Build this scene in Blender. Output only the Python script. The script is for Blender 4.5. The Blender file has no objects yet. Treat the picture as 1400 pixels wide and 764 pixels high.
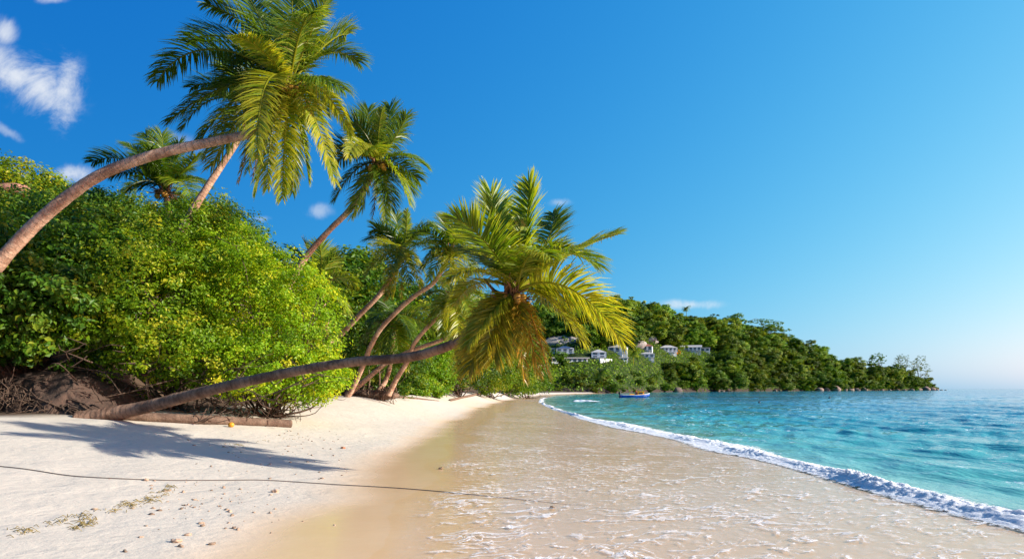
import bpy, math, random, time
T0_ = time.time()
import numpy as np
from mathutils import Vector, noise as mnoise

R = math.radians
rng = np.random.default_rng(7)
random.seed(7)
sc = bpy.context.scene
COL = sc.collection
H, F = 1.5, 933.33           # eye height and focal length (reference pixels)
HOR = 531.0

def P(px, py, d):
    return np.array([(px - 700) / F * d, d, H + (HOR - py) / F * d])

# ------------------------------------------------------------------ helpers
def tag(o, label=None, cat=None, group=None, kind=None):
    if label: o['label'] = label
    if cat: o['category'] = cat
    if group: o['group'] = group
    if kind: o['kind'] = kind
    return o

def empty(name, loc, label=None, cat=None, group=None):
    o = bpy.data.objects.new(name, None)
    o.location = loc
    COL.objects.link(o)
    o.empty_display_size = .2
    return tag(o, label, cat, group)

def mk(name, V, polys, mat, parent=None, attrs=None, smooth=True, org=None):
    """V (n,3) world coordinates; polys: list of (m,k) index arrays; attrs: name -> per-vertex floats."""
    V = np.asarray(V, dtype=np.float64)
    if org is None:
        org = np.array(parent.location) if parent is not None else np.zeros(3)
    me = bpy.data.meshes.new(name)
    polys = [np.asarray(p, dtype=np.int32) for p in polys if len(p)]
    loops = np.concatenate([p.ravel() for p in polys])
    tot = np.concatenate([np.full(len(p), p.shape[1], dtype=np.int32) for p in polys])
    start = np.concatenate([[0], np.cumsum(tot)[:-1]]).astype(np.int32)
    me.vertices.add(len(V)); me.vertices.foreach_set('co', (V - org).astype(np.float32).ravel())
    me.loops.add(len(loops)); me.loops.foreach_set('vertex_index', loops)
    me.polygons.add(len(tot)); me.polygons.foreach_set('loop_start', start)
    try: me.polygons.foreach_set('loop_total', tot)
    except Exception: pass
    me.polygons.foreach_set('use_smooth', np.full(len(tot), smooth, dtype=bool))
    me.update(calc_edges=True)
    for k, a in (attrs or {}).items():
        at = me.attributes.new(k, 'FLOAT', 'POINT')
        at.data.foreach_set('value', np.asarray(a, dtype=np.float32).ravel())
    me.materials.append(mat)
    o = bpy.data.objects.new(name, me)
    if parent is not None: o.parent = parent
    else: o.location = org
    COL.objects.link(o)
    return o

def copy(o, loc, rotz=0, scale=1, parent=None):
    c = o.copy(); COL.objects.link(c)
    c.location = loc; c.rotation_euler = (0, 0, rotz)
    c.scale = (scale,) * 3 if np.isscalar(scale) else scale
    return c

def nrm(a):
    return a / np.maximum(np.linalg.norm(a, axis=-1, keepdims=True), 1e-9)

def vnoise(p, seed=0):
    """vectorised 3-D value noise in -1..1"""
    p = np.asarray(p, dtype=np.float64)
    i = np.floor(p).astype(np.int64); f = p - i
    f = f * f * (3 - 2 * f)
    def h(a):
        n = (a[..., 0] * 374761393 + a[..., 1] * 668265263 + a[..., 2] * 2147483647 + seed * 144665) & 0xffffffff
        n = ((n ^ (n >> 13)) * 1274126177) & 0xffffffff
        n = n ^ (n >> 16)
        return (n & 0xffff) / 32767.5 - 1
    o = 0
    for dx in (0, 1):
        for dy in (0, 1):
            for dz in (0, 1):
                w = (f[..., 0] if dx else 1 - f[..., 0]) * (f[..., 1] if dy else 1 - f[..., 1]) * (f[..., 2] if dz else 1 - f[..., 2])
                o = o + w * h(i + np.array([dx, dy, dz]))
    return o

def fbm(p, oct=4, seed=0):
    s, a, t = 0, 1, 0
    p = np.asarray(p, dtype=np.float64)
    for k in range(oct):
        s = s + a * vnoise(p * 2 ** k + 17.3 * k, seed + k); t += a; a *= .5
    return s / t

def spline(pts, n):
    """Catmull-Rom through pts (m,k) -> (n,k)"""
    pts = np.asarray(pts, dtype=float)
    m = len(pts)
    q = np.vstack([2 * pts[0] - pts[1], pts, 2 * pts[-1] - pts[-2]])
    seg = np.linalg.norm(np.diff(pts[:, :3], axis=0), axis=1)
    s = np.concatenate([[0], np.cumsum(seg)])
    u = np.interp(np.linspace(0, s[-1], n), s, np.arange(m))
    i = np.minimum(u.astype(int), m - 2); f = (u - i)[:, None]
    a, b, c, d = q[i], q[i + 1], q[i + 2], q[i + 3]
    return .5 * (2 * b + (c - a) * f + (2 * a - 5 * b + 4 * c - d) * f ** 2 + (3 * b - a - 3 * c + d) * f ** 3)

def tube(C, r, sides=8):
    """tube round the polyline C (n,3) with radii r (n,); -> V, quads, caps"""
    C = np.asarray(C, float); n = len(C)
    T = nrm(np.gradient(C, axis=0))
    ref = np.array([0, 0, 1.]) if abs(T[:, 2]).mean() < .85 else np.array([0, 1., 0])
    S = nrm(np.cross(T, ref)); U = np.cross(S, T)
    a = np.linspace(0, 2 * np.pi, sides, endpoint=False)
    r = np.asarray(r, float)
    if r.ndim == 1: r = r[:, None]
    V = C[:, None] + (S[:, None] * np.cos(a)[None, :, None] + U[:, None] * np.sin(a)[None, :, None]) * (r * np.ones((n, sides)))[..., None]
    idx = np.arange(n * sides).reshape(n, sides)
    q = np.stack([idx[:-1], np.roll(idx, -1, 1)[:-1], np.roll(idx, -1, 1)[1:], idx[1:]], -1).reshape(-1, 4)
    return V.reshape(-1, 3), q, idx

class MB:
    """collects pieces into one mesh"""
    def __init__(s): s.V = []; s.p = {}; s.n = 0; s.a = []
    def add(s, V, polys, a=None):
        V = np.asarray(V, float)
        for p in polys:
            p = np.asarray(p)
            if p.size: s.p.setdefault(p.shape[1], []).append(p + s.n)
        s.V.append(V); s.n += len(V)
        s.a.append(np.zeros(len(V)) if a is None else np.broadcast_to(a, (len(V),)))
    def tube(s, C, r, sides=6, a=None):
        V, q, idx = tube(C, r, sides)
        s.add(V, [q, idx[0][::-1][None], idx[-1][None]], a)
    def box(s, c, size, rz=0, a=None, taper=1):
        c = np.asarray(c, float); hx, hy, hz = np.asarray(size, float) / 2
        v = np.array([[sx * hx * (taper if sz > 0 else 1), sy * hy * (taper if sz > 0 else 1), sz * hz] for sz in (-1, 1) for sx, sy in ((-1, -1), (1, -1), (1, 1), (-1, 1))])
        co, si = math.cos(rz), math.sin(rz)
        v = np.stack([v[:, 0] * co - v[:, 1] * si, v[:, 0] * si + v[:, 1] * co, v[:, 2]], 1) + c
        s.add(v, [np.array([[3, 2, 1, 0], [4, 5, 6, 7], [0, 1, 5, 4], [1, 2, 6, 5], [2, 3, 7, 6], [3, 0, 4, 7]])], a)
    def build(s, name, mat, parent=None, smooth=True, org=None):
        return mk(name, np.vstack(s.V), [np.vstack(v) for v in s.p.values()], mat, parent, {'tint': np.concatenate(s.a)}, smooth, org)

# ------------------------------------------------------------------ materials
def mat(name):
    m = bpy.data.materials.new(name); m.use_nodes = True
    nt = m.node_tree; nt.nodes.clear()
    out = nt.nodes.new('ShaderNodeOutputMaterial')
    return m, nt, out
def N(nt, t, **kw):
    n = nt.nodes.new(t)
    for k, v in kw.items():
        if k.startswith('i_'):
            key = k[2:]; key = int(key) if key.isdigit() else key.replace('_', ' ')
            n.inputs[key].default_value = v
        else: setattr(n, k, v)
    return n
def L(nt, a, b): nt.links.new(a, b)
def ramp(nt, fac, stops, interp='LINEAR'):
    r = nt.nodes.new('ShaderNodeValToRGB'); r.color_ramp.interpolation = interp
    e = r.color_ramp.elements
    while len(e) < len(stops): e.new(.5)
    for i, (p, c) in enumerate(stops):
        e[i].position = p; e[i].color = (*c, 1) if len(c) == 3 else c
    if fac is not None: L(nt, fac, r.inputs[0])
    return r
def mixc(nt, fac, a, b, mode='MIX'):
    n = N(nt, 'ShaderNodeMix', data_type='RGBA', blend_type=mode)
    for s, v in ((0, fac), (6, a), (7, b)):
        if isinstance(v, (int, float)): n.inputs[s].default_value = v
        elif isinstance(v, tuple): n.inputs[s].default_value = (*v, 1)
        else: L(nt, v, n.inputs[s])
    return n.outputs[2]
def math_(nt, op, a, b=None, c=None, clamp=False):
    n = N(nt, 'ShaderNodeMath', operation=op, use_clamp=clamp)
    for i, v in enumerate((a, b, c)):
        if v is None: continue
        if isinstance(v, (int, float)): n.inputs[i].default_value = v
        else: L(nt, v, n.inputs[i])
    return n.outputs[0]
def attr(nt, name): return N(nt, 'ShaderNodeAttribute', attribute_name=name).outputs['Fac']
def smooth(nt, v, a, b):
    n = N(nt, 'ShaderNodeMapRange', interpolation_type='SMOOTHSTEP')
    L(nt, v, n.inputs[0]); n.inputs[1].default_value = a; n.inputs[2].default_value = b
    return n.outputs[0]
def noise(nt, vec, scale, detail=3, rough=.5, dist=0):
    n = N(nt, 'ShaderNodeTexNoise'); n.inputs['Scale'].default_value = scale
    n.inputs['Detail'].default_value = detail; n.inputs['Roughness'].default_value = rough; n.inputs['Distortion'].default_value = dist
    if vec is not None: L(nt, vec, n.inputs['Vector'])
    return n.outputs['Fac']
def bump(nt, h, strength, dist, normal=None):
    b = N(nt, 'ShaderNodeBump'); b.inputs['Strength'].default_value = strength; b.inputs['Distance'].default_value = dist
    L(nt, h, b.inputs['Height'])
    if normal is not None: L(nt, normal, b.inputs['Normal'])
    return b.outputs[0]

def leaf_mat(name, lo, mid, hi, trans=.45, rough=.45, spec=.25):
    """foliage: colour runs lo-mid-hi with each leaf's own tint, times the object colour"""
    m, nt, out = mat(name)
    t = attr(nt, 'tint')
    c = ramp(nt, t, [(0, lo), (.55, mid), (1, hi)]).outputs[0]
    oi = N(nt, 'ShaderNodeObjectInfo')
    c = mixc(nt, 1.0, c, oi.outputs['Color'], 'MULTIPLY')
    d = N(nt, 'ShaderNodeBsdfPrincipled'); d.inputs['Roughness'].default_value = rough
    d.inputs['Specular IOR Level'].default_value = spec
    L(nt, c, d.inputs['Base Color'])
    tr = N(nt, 'ShaderNodeBsdfTranslucent')
    L(nt, mixc(nt, 1.0, c, (1.35, 1.25, .55), 'MULTIPLY'), tr.inputs['Color'])
    mx = N(nt, 'ShaderNodeMixShader'); mx.inputs[0].default_value = trans
    L(nt, d.outputs[0], mx.inputs[1]); L(nt, tr.outputs[0], mx.inputs[2]); L(nt, mx.outputs[0], out.inputs[0])
    return m

M = {}
M['bush'] = leaf_mat('bush_leaves', (.040, .090, .006), (.145, .250, .008), (.38, .36, .025), trans=.5)
M['darkbush'] = leaf_mat('dark_leaves', (.022, .060, .008), (.062, .145, .009), (.24, .27, .02), trans=.42)
M['forest'] = leaf_mat('forest_leaves', (.050, .108, .010), (.14, .255, .014), (.27, .33, .025), trans=.25, spec=.12)
M['frond'] = leaf_mat('frond_leaves', (.040, .085, .008), (.120, .205, .010), (.34, .33, .03), trans=.52, rough=.36, spec=.4)

def bark(name, a, b, scale=1.0, ring=True):
    m, nt, out = mat(name)
    tc = N(nt, 'ShaderNodeTexCoord')
    n1 = noise(nt, tc.outputs['Object'], 5 * scale, 5, .65)
    n2 = noise(nt, tc.outputs['Object'], 32 * scale, 4, .7)
    c = mixc(nt, smooth(nt, n1, .35, .68), a, b)
    h = n2
    if ring:
        t = attr(nt, 'tint')                       # metres along the trunk
        nl = noise(nt, tc.outputs['Object'], 1.3 * scale, 4, .6)
        w = math_(nt, 'FRACT', math_(nt, 'ADD', math_(nt, 'MULTIPLY', t, 8.5), math_(nt, 'ADD', math_(nt, 'MULTIPLY', n1, 1.1), math_(nt, 'MULTIPLY', nl, 2.0))))
        c = mixc(nt, math_(nt, 'MULTIPLY', smooth(nt, nl, .52, .68), .6), c, tuple(min(1, x * 1.45) for x in b))
        c = mixc(nt, math_(nt, 'MULTIPLY', smooth(nt, nl, .46, .34), .5), c, tuple(x * .55 for x in a))
        c = mixc(nt, math_(nt, 'MULTIPLY', smooth(nt, w, .72, 1.0), math_(nt, 'MULTIPLY', smooth(nt, n2, .35, .6), .7)), c, tuple(x * .35 for x in a))
        h = math_(nt, 'ADD', math_(nt, 'MULTIPLY', w, .7), math_(nt, 'MULTIPLY', n2, .8))
    c = mixc(nt, math_(nt, 'MULTIPLY', smooth(nt, n2, .5, .75), .4), c, tuple(min(1, x * 1.7) for x in b))
    p = N(nt, 'ShaderNodeBsdfPrincipled'); p.inputs['Roughness'].default_value = .85
    p.inputs['Specular IOR Level'].default_value = .12
    L(nt, c, p.inputs['Base Color']); L(nt, bump(nt, h, .9, .03), p.inputs['Normal']); L(nt, p.outputs[0], out.inputs[0])
    return m
M['trunk'] = bark('palm_bark', (.28, .155, .10), (.50, .33, .23))
M['trunk_dark'] = bark('rough_palm_bark', (.125, .070, .046), (.28, .17, .11))
M['wood'] = bark('wood', (.055, .036, .027), (.13, .088, .062), ring=False)
M['driftwood'] = bark('driftwood', (.105, .066, .048), (.20, .135, .095), ring=False)

def plain(name, c, rough=.6, var=.25, scale=6, spec=.3, bmp=0, bscale=20):
    m, nt, out = mat(name)
    tc = N(nt, 'ShaderNodeTexCoord')
    n = noise(nt, tc.outputs['Object'], scale, 5, .6)
    oi = N(nt, 'ShaderNodeObjectInfo')
    cc = mixc(nt, n, tuple(x * (1 - var) for x in c), tuple(min(1, x * (1 + var)) for x in c))
    cc = mixc(nt, 1.0, cc, oi.outputs['Color'], 'MULTIPLY')
    p = N(nt, 'ShaderNodeBsdfPrincipled'); p.inputs['Roughness'].default_value = rough
    p.inputs['Specular IOR Level'].default_value = spec
    L(nt, cc, p.inputs['Base Color'])
    if bmp: L(nt, bump(nt, noise(nt, tc.outputs['Object'], bscale, 5, .65), 1.0, bmp), p.inputs['Normal'])
    L(nt, p.outputs[0], out.inputs[0])
    return m
M['coconut'] = plain('coconut_husk', (.42, .22, .04), .45, .3, 8)
M['fibre'] = plain('palm_fibre', (.20, .10, .045), .9, .4, 14)
M['rock'] = plain('granite', (.20, .16, .14), .85, .35, .6, bmp=.15, bscale=2)
M['coral'] = plain('coral', (.45, .37, .30), .9, .35, 30)
M['rope'] = plain('rope', (.12, .10, .085), .9, .2, 40)
M['weed'] = plain('dried_weed', (.20, .15, .04), .9, .4, 10)
M['white_wall'] = plain('white_render', (.60, .63, .66), .7, .06, .5)
M['roof_grey'] = plain('roof_grey', (.40, .40, .40), .7, .12, 1)
M['roof_red'] = plain('roof_red', (.30, .12, .08), .7, .2, 1)
M['dark_glass'] = plain('window_glass', (.03, .04, .05), .08, .1, 1, spec=.6)
M['blue_paint'] = plain('blue_boat_paint', (.012, .085, .42), .4, .15, 2)
M['orange_paint'] = plain('orange_boat_paint', (.95, .40, .012), .45, .12, 2)
M['white_paint'] = plain('white_boat_paint', (.75, .75, .72), .45, .08, 2)
M['black_paint'] = plain('black_plastic', (.02, .02, .02), .4, .2, 2)
M['red_cloth'] = plain('red_cloth', (.45, .03, .03), .8, .2, 2)
M['skin'] = plain('skin', (.16, .08, .05), .6, .1, 2)
M['buoy'] = plain('buoy', (.03, .03, .035), .5, .1, 2)
M['rubble'] = plain('rubble', (.30, .27, .25), .9, .4, .8, bmp=.2, bscale=1.5)
M['soil'] = plain('soil', (.075, .047, .034), .95, .45, 3, bmp=.05, bscale=9)

# ------------------------------------------------------------------ terrain
yS = np.array([-12, 0, 7.6, 12.8, 22.9, 34, 50, 73, 100, 150, 200, 290, 350, 430, 520, 600, 640, 700])
xS = np.array([6.2, 5.9, 5.7, 5.5, 4.9, 3.7, 3.0, 3.1, 4.4, 9.6, 26, 62, 112, 184, 279, 373, 385, 300])
yW = [-12, 9, 31, 50, 76, 100, 150, 200]; xW = [-2.3, -2.3, -2.6, -2.2, -.9, 1.2, 7.2, 24]
yB = [-12, 12, 14, 17, 28, 60, 100, 150, 200]; xB = [-10.5, -9.6, -8.9, -7.2, -6.4, -4.8, -.7, 5.6, 23]; zB = [.95, .95, .92, .92, 1.15, 1.1, .95, .6, .4]
def shore(y): return np.interp(y, yS, xS)
def ground(x, y):
    x = np.asarray(x, float); y = np.asarray(y, float)
    s, w, b, zb = shore(y), np.interp(y, yW, xW), np.interp(y, yB, xB), np.interp(y, yB, zB)
    sea = -.045 * (x - s)
    sea = np.maximum(sea, -4)
    t1 = np.clip((s - x) / (s - w), 0, 1); z1 = .2 * t1 ** 1.15
    t2 = np.clip((w - x) / (w - b), 0, 1); z2 = (zb - .2) * (t2 ** 1.1 * .6 + .4 * (t2 * t2 * (3 - 2 * t2)))
    v = np.clip(b - x, 0, None)
    fade = np.clip((150 - y) / 60, 0, 1)
    z3 = .04 * v + (.43 * np.clip(v - 3.0, 0, 44) + .5 * fbm(np.stack([x * .15, y * .15, 0 * x], -1), 3) * np.clip(v / 4, 0, 1)) * fade
    land = z1 + z2 + z3
    und = .035 * fbm(np.stack([x * .45, y * .22, 0 * x], -1), 3, 5) * np.clip(t2 * 3, 0, 1) + .012 * vnoise(np.stack([x * 1.7, y * 1.1, 0 * x], -1), 9) * np.clip(t2 * 2, 0, 1)
    return np.where(x > s, sea, land + und)
def gz(x, y): return float(ground(np.array([x]), np.array([y]))[0])
def on_ground(px, py):
    """the point of the beach seen at a pixel"""
    d = np.geomspace(3, 260, 1500)
    x = (px - 700) / F * d; z = H + (HOR - py) / F * d
    gg = ground(x, d)
    k = np.argmax(z <= gg) if (z <= gg).any() else -1
    return np.array([x[k], d[k], gg[k]])

ys = np.concatenate([np.linspace(-10, 2, 10, endpoint=False), np.geomspace(2 + 12, 230 + 12, 520) - 12])
sl = np.concatenate([np.linspace(-2.2, -1.0, 50, endpoint=False), np.linspace(-1.0, .75, 520), np.linspace(.76, 1.6, 12)])
YY, SS = np.meshgrid(ys, sl, indexing='ij'); XX = SS * (YY + 5.0)
ZZ = ground(XX, YY)
idx = np.arange(XX.size).reshape(XX.shape)
q = np.stack([idx[:-1, :-1], idx[:-1, 1:], idx[1:, 1:], idx[1:, :-1]], -1).reshape(-1, 4)
sW = np.interp(YY, yW, xW); sB = np.interp(YY, yB, xB)
wig = .5 * fbm(np.stack([XX * .35, YY * .16, 0 * XX], -1), 3, 3) + .25 * fbm(np.stack([XX * .2, YY * .9, 0 * XX], -1), 3, 13)
wet = np.clip((XX - sW + wig * 1.3 + .55) / 1.3, 0, 1)
film = np.clip((XX - sW - 1.15 + wig * .9) / .5, 0, 1)
soilm = np.clip((sB - XX + .9 * wig - .1) / .8, 0, 1)

m, nt, out = mat('beach_sand')
geo = N(nt, 'ShaderNodeNewGeometry'); pos = geo.outputs['Position']
w_ = attr(nt, 'wet'); so = attr(nt, 'soil')
n1 = noise(nt, pos, 1.3, 5, .6); n2 = noise(nt, pos, 60, 3, .7); n3 = noise(nt, pos, 9, 4, .6)
dry = mixc(nt, n1, (.475, .43, .355), (.545, .495, .415))
dry = mixc(nt, math_(nt, 'MULTIPLY', smooth(nt, n2, .62, .8), .35), dry, (.33, .27, .22))
wetc = mixc(nt, n1, (.60, .395, .215), (.67, .485, .305))
ws = smooth(nt, w_, 0, 1)
c = mixc(nt, ws, dry, wetc)
soilc = mixc(nt, n3, (.05, .034, .022), (.13, .09, .06))
c = mixc(nt, so, c, soilc)
p = N(nt, 'ShaderNodeBsdfPrincipled')
L(nt, c, p.inputs['Base Color'])
rr = N(nt, 'ShaderNodeMapRange'); L(nt, ws, rr.inputs[0]); rr.inputs[3].default_value = .95; rr.inputs[4].default_value = .14
L(nt, rr.outputs[0], p.inputs['Roughness'])
sp = N(nt, 'ShaderNodeMapRange'); L(nt, ws, sp.inputs[0]); sp.inputs[3].default_value = .1; sp.inputs[4].default_value = .22
L(nt, sp.outputs[0], p.inputs['Specular IOR Level'])
n4 = noise(nt, pos, 2.6, 3, .5, .6)
hh = math_(nt, 'ADD', math_(nt, 'MULTIPLY', n4, 1.3), math_(nt, 'ADD', math_(nt, 'MULTIPLY', n3, .6), math_(nt, 'MULTIPLY', n2, .14)))
hb = math_(nt, 'MULTIPLY', hh, math_(nt, 'SUBTRACT', 1.0, math_(nt, 'MULTIPLY', ws, .93)))
L(nt, bump(nt, hb, .6, .035), p.inputs['Normal'])
L(nt, p.outputs[0], out.inputs[0])
M['sand'] = m
beach = mk('beach', np.stack([XX, YY, ZZ], -1).reshape(-1, 3), [q], m, attrs={'wet': wet.ravel(), 'soil': soilm.ravel()})
tag(beach, 'pale sand beach sloping from the trees down to the sea', kind='structure')

# ------------------------------------------------------------------ sea
def offshore(x, y):
    """rough distance from the shoreline, along the perpendicular"""
    s = shore(y); ds = (shore(y + 4) - shore(y - 4)) / 8
    return (x - s) / np.sqrt(1 + ds ** 2)
pr = np.concatenate([[.03, .06, .1, .16, .24, .34, .46, .6], np.arange(.8, 60, .42), np.arange(60, 300, 1.1), np.arange(300, 1300, 25)])
dd_ = H * F / pr
cl = np.concatenate([np.linspace(-2500, -300, 12, endpoint=False), np.linspace(-300, 0, 40, endpoint=False), np.linspace(0, 720, 700), np.linspace(722, 1200, 60), np.linspace(1240, 4000, 14)]) / F
DD, CC = np.meshgrid(dd_, cl, indexing='ij'); WX = CC * DD; WY = DD
off = offshore(WX, np.minimum(WY, 690)); off = np.where(WY > 640, np.maximum(off, 200), off)
amp = 1.35 * np.clip(off / 6, 0, 1) * np.clip(120 / WY, 0, 1) ** .6
ph = WX * .9 + WY * .18
wav = .055 * np.sin(ph * 1.35 + 2.2 * fbm(np.stack([WX * .09, WY * .05, 0 * WX], -1), 2, 31)) ** 3 \
    + .07 * fbm(np.stack([WX * .75, WY * .32, 0 * WX], -1), 4, 21) + .035 * vnoise(np.stack([WX * 3.1, WY * 1.6, 0 * WX], -1), 25) * np.clip(30 / WY, 0, 1)
WZ = amp * wav
# a low swell about to break behind the foam
sw = np.exp(-((off - 2.6 - .6 * vnoise(np.stack([WY * .2, 0 * WY, 0 * WY], -1), 41)) / .7) ** 2) * np.clip((40 - WY) / 20, 0, 1)
WZ = WZ + .05 * sw
idx = np.arange(WX.size).reshape(WX.shape)
q = np.stack([idx[:-1, :-1], idx[1:, :-1], idx[1:, 1:], idx[:-1, 1:]], -1).reshape(-1, 4)
m, nt, out = mat('sea_water')
geo = N(nt, 'ShaderNodeNewGeometry'); pos = geo.outputs['Position']
mp = N(nt, 'ShaderNodeMapping'); L(nt, pos, mp.inputs[0]); mp.inputs['Scale'].default_value = (1, .42, 1); mp.inputs['Rotation'].default_value = (0, 0, R(8))
pv = mp.outputs[0]
o_ = attr(nt, 'off')
nA = noise(nt, pv, .055, 4, .6, .8)
shift = math_(nt, 'ADD', o_, math_(nt, 'MULTIPLY', math_(nt, 'SUBTRACT', nA, .5), 55))
lg = math_(nt, 'DIVIDE', math_(nt, 'LOGARITHM', math_(nt, 'MAXIMUM', math_(nt, 'ADD', o_, 1.0), 1.0), 10), 3.2)
col = ramp(nt, lg, [(0, (.28, .46, .37)), (.15, (.09, .38, .34)), (.30, (.015, .25, .27)), (.44, (.004, .17, .27)), (.62, (.003, .20, .34)), (.8, (.002, .13, .26)), (1, (.003, .05, .16))]).outputs[0]
patch = smooth(nt, nA, .50, .66)
col = mixc(nt, math_(nt, 'MULTIPLY', patch, math_(nt, 'MULTIPLY', smooth(nt, o_, 4, 14), .8)), col, (.003, .055, .15))
turq = smooth(nt, noise(nt, pv, .035, 3, .5, .5), .56, .70)
col = mixc(nt, math_(nt, 'MULTIPLY', turq, math_(nt, 'MULTIPLY', smooth(nt, o_, 3, 10), .75)), col, (.008, .28, .34))
# scraps of foam and whitecaps
fo = noise(nt, pv, 3.4, 7, .74, .6); fo2 = noise(nt, pv, .24, 3, .6)
fm = math_(nt, 'MULTIPLY', smooth(nt, fo, .575, .65), smooth(nt, fo2, .42, .60))
fm = math_(nt, 'MULTIPLY', fm, smooth(nt, o_, 70, 10))
col = mixc(nt, math_(nt, 'MULTIPLY', fm, .85), col, (.8, .84, .86))
p = N(nt, 'ShaderNodeBsdfPrincipled'); L(nt, col, p.inputs['Base Color'])
p.inputs['IOR'].default_value = 1.33; p.inputs['Specular IOR Level'].default_value = .12
L(nt, math_(nt, 'ADD', .08, math_(nt, 'MULTIPLY', fm, .6)), p.inputs['Roughness'])
b1 = noise(nt, pv, 1.1, 4, .6, .4); b2 = noise(nt, pv, 5.5, 4, .65, .3); b3 = noise(nt, pv, .25, 3, .6)
b4 = noise(nt, pv, .055, 3, .6, .5)
h = math_(nt, 'ADD', math_(nt, 'MULTIPLY', b1, .16), math_(nt, 'ADD', math_(nt, 'MULTIPLY', b2, .03), math_(nt, 'ADD', math_(nt, 'MULTIPLY', b3, .7), math_(nt, 'MULTIPLY', b4, 2.2))))
L(nt, bump(nt, h, .8, 1.0), p.inputs['Normal'])
L(nt, p.outputs[0], out.inputs[0])
sea = mk('sea', np.stack([WX, WY, WZ], -1).reshape(-1, 3), [q], m, attrs={'off': off.ravel()})
tag(sea, 'turquoise sea deepening to blue towards the horizon', kind='structure')

# seabed far out so that nothing shows under the water sheet
# ------------------------------------------------------------------ swash film with foam lace
ys = np.geomspace(2.5 + 2, 150 + 2, 620) - 2
tt = np.linspace(0, 1, 240)
FY, T_ = np.meshgrid(ys, tt, indexing='ij')
x0 = np.interp(FY, yW, xW) + 1.25; x1 = shore(FY) + .5
wigf = .5 * fbm(np.stack([0 * FY, FY * .5, 0 * FY], -1), 4, 51) + .35 * vnoise(np.stack([0 * FY, FY * .16, 0 * FY + 3], -1), 52)
FX = x0 + wigf + (x1 - x0 - wigf) * T_
fz = np.maximum(ground(FX, FY), .0)
rip = .012 * fbm(np.stack([FX * 3.2, FY * 2.1, 0 * FX], -1), 4, 61) * np.clip(14 / FY, 0, 1)
edge = np.clip(T_ * 14, 0, 1)
FZ = fz + .004 + .012 * edge + rip * edge * np.clip((1 - T_) * 12, 0.3, 1)
idx = np.arange(FX.size).reshape(FX.shape)
q = np.stack([idx[:-1, :-1], idx[:-1, 1:], idx[1:, 1:], idx[1:, :-1]], -1).reshape(-1, 4)
m, nt, out = mat('swash_water')
geo = N(nt, 'ShaderNodeNewGeometry'); pos = geo.outputs['Position']
e_ = attr(nt, 'edge')
mp = N(nt, 'ShaderNodeMapping'); L(nt, pos, mp.inputs[0]); mp.inputs['Scale'].default_value = (1, .85, 1); mp.inputs['Rotation'].default_value = (0, 0, R(-25))
pv = mp.outputs[0]
nz = N(nt, 'ShaderNodeTexNoise'); L(nt, pv, nz.inputs['Vector']); nz.inputs['Scale'].default_value = 1.6; nz.inputs['Detail'].default_value = 4
va = N(nt, 'ShaderNodeVectorMath', operation='MULTIPLY_ADD'); L(nt, nz.outputs['Color'], va.inputs[0]); va.inputs[1].default_value = (.7, .7, 0); L(nt, pv, va.inputs[2])
vo = N(nt, 'ShaderNodeTexVoronoi', feature='DISTANCE_TO_EDGE'); L(nt, va.outputs[0], vo.inputs['Vector']); vo.inputs['Scale'].default_value = 4.2
lace = math_(nt, 'SUBTRACT', 1.0, smooth(nt, vo.outputs['Distance'], .0, .06))
bl = noise(nt, pv, 6.5, 5, .68, 1.1)
bl2 = noise(nt, pv, 2.4, 5, .72, .8)
brk = noise(nt, pv, 1.1, 4, .65)
area = noise(nt, pv, .33, 3, .6)
dash = smooth(nt, bl, .56, .63)
dash2 = smooth(nt, bl2, .60, .68)
sepp = N(nt, 'ShaderNodeSeparateXYZ'); L(nt, pos, sepp.inputs[0])
nearf = smooth(nt, sepp.outputs[1], 26, 7)
fo = math_(nt, 'MAXIMUM', math_(nt, 'MULTIPLY', lace, math_(nt, 'MULTIPLY', smooth(nt, brk, .52, .68), .75)), math_(nt, 'MULTIPLY', dash, smooth(nt, brk, .30, .50)))
fo = math_(nt, 'MULTIPLY', fo, math_(nt, 'MULTIPLY', smooth(nt, area, .25, .5), math_(nt, 'ADD', .15, math_(nt, 'MULTIPLY', nearf, .85))))
mp2 = N(nt, 'ShaderNodeMapping'); L(nt, va.outputs[0], mp2.inputs[0]); mp2.inputs['Scale'].default_value = (.55, 2.6, 1); mp2.inputs['Rotation'].default_value = (0, 0, R(14))
st3 = math_(nt, 'ABSOLUTE', math_(nt, 'SUBTRACT', noise(nt, mp2.outputs[0], 1.0, 4, .6), .5))
streak = math_(nt, 'MULTIPLY', smooth(nt, st3, .022, .006), math_(nt, 'MULTIPLY', smooth(nt, brk, .42, .58), smooth(nt, sepp.outputs[1], 30, 9)))
fo = math_(nt, 'MAXIMUM', fo, math_(nt, 'MAXIMUM', math_(nt, 'MULTIPLY', dash2, .55), math_(nt, 'MULTIPLY', streak, .7)))
line = math_(nt, 'MULTIPLY', math_(nt, 'SUBTRACT', 1.0, smooth(nt, e_, .01, .05)), smooth(nt, bl, .42, .55))
fo = math_(nt, 'MAXIMUM', fo, math_(nt, 'MULTIPLY', line, .4))
veil = math_(nt, 'MULTIPLY', math_(nt, 'ADD', math_(nt, 'MULTIPLY', smooth(nt, bl, .42, .62), .24), .03), math_(nt, 'ADD', .25, math_(nt, 'MULTIPLY', smooth(nt, area, .35, .7), .75)))   # thin milky bubbles, mottled to paint in the light and shade of ripples
tr = N(nt, 'ShaderNodeBsdfTransparent'); tr.inputs[0].default_value = (.99, .975, .94, 1)
gl = N(nt, 'ShaderNodeBsdfGlossy'); gl.inputs['Roughness'].default_value = .08
b1 = noise(nt, pv, 3.0, 4, .6, .4); b2 = noise(nt, pv, 11, 3, .6)
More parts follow.
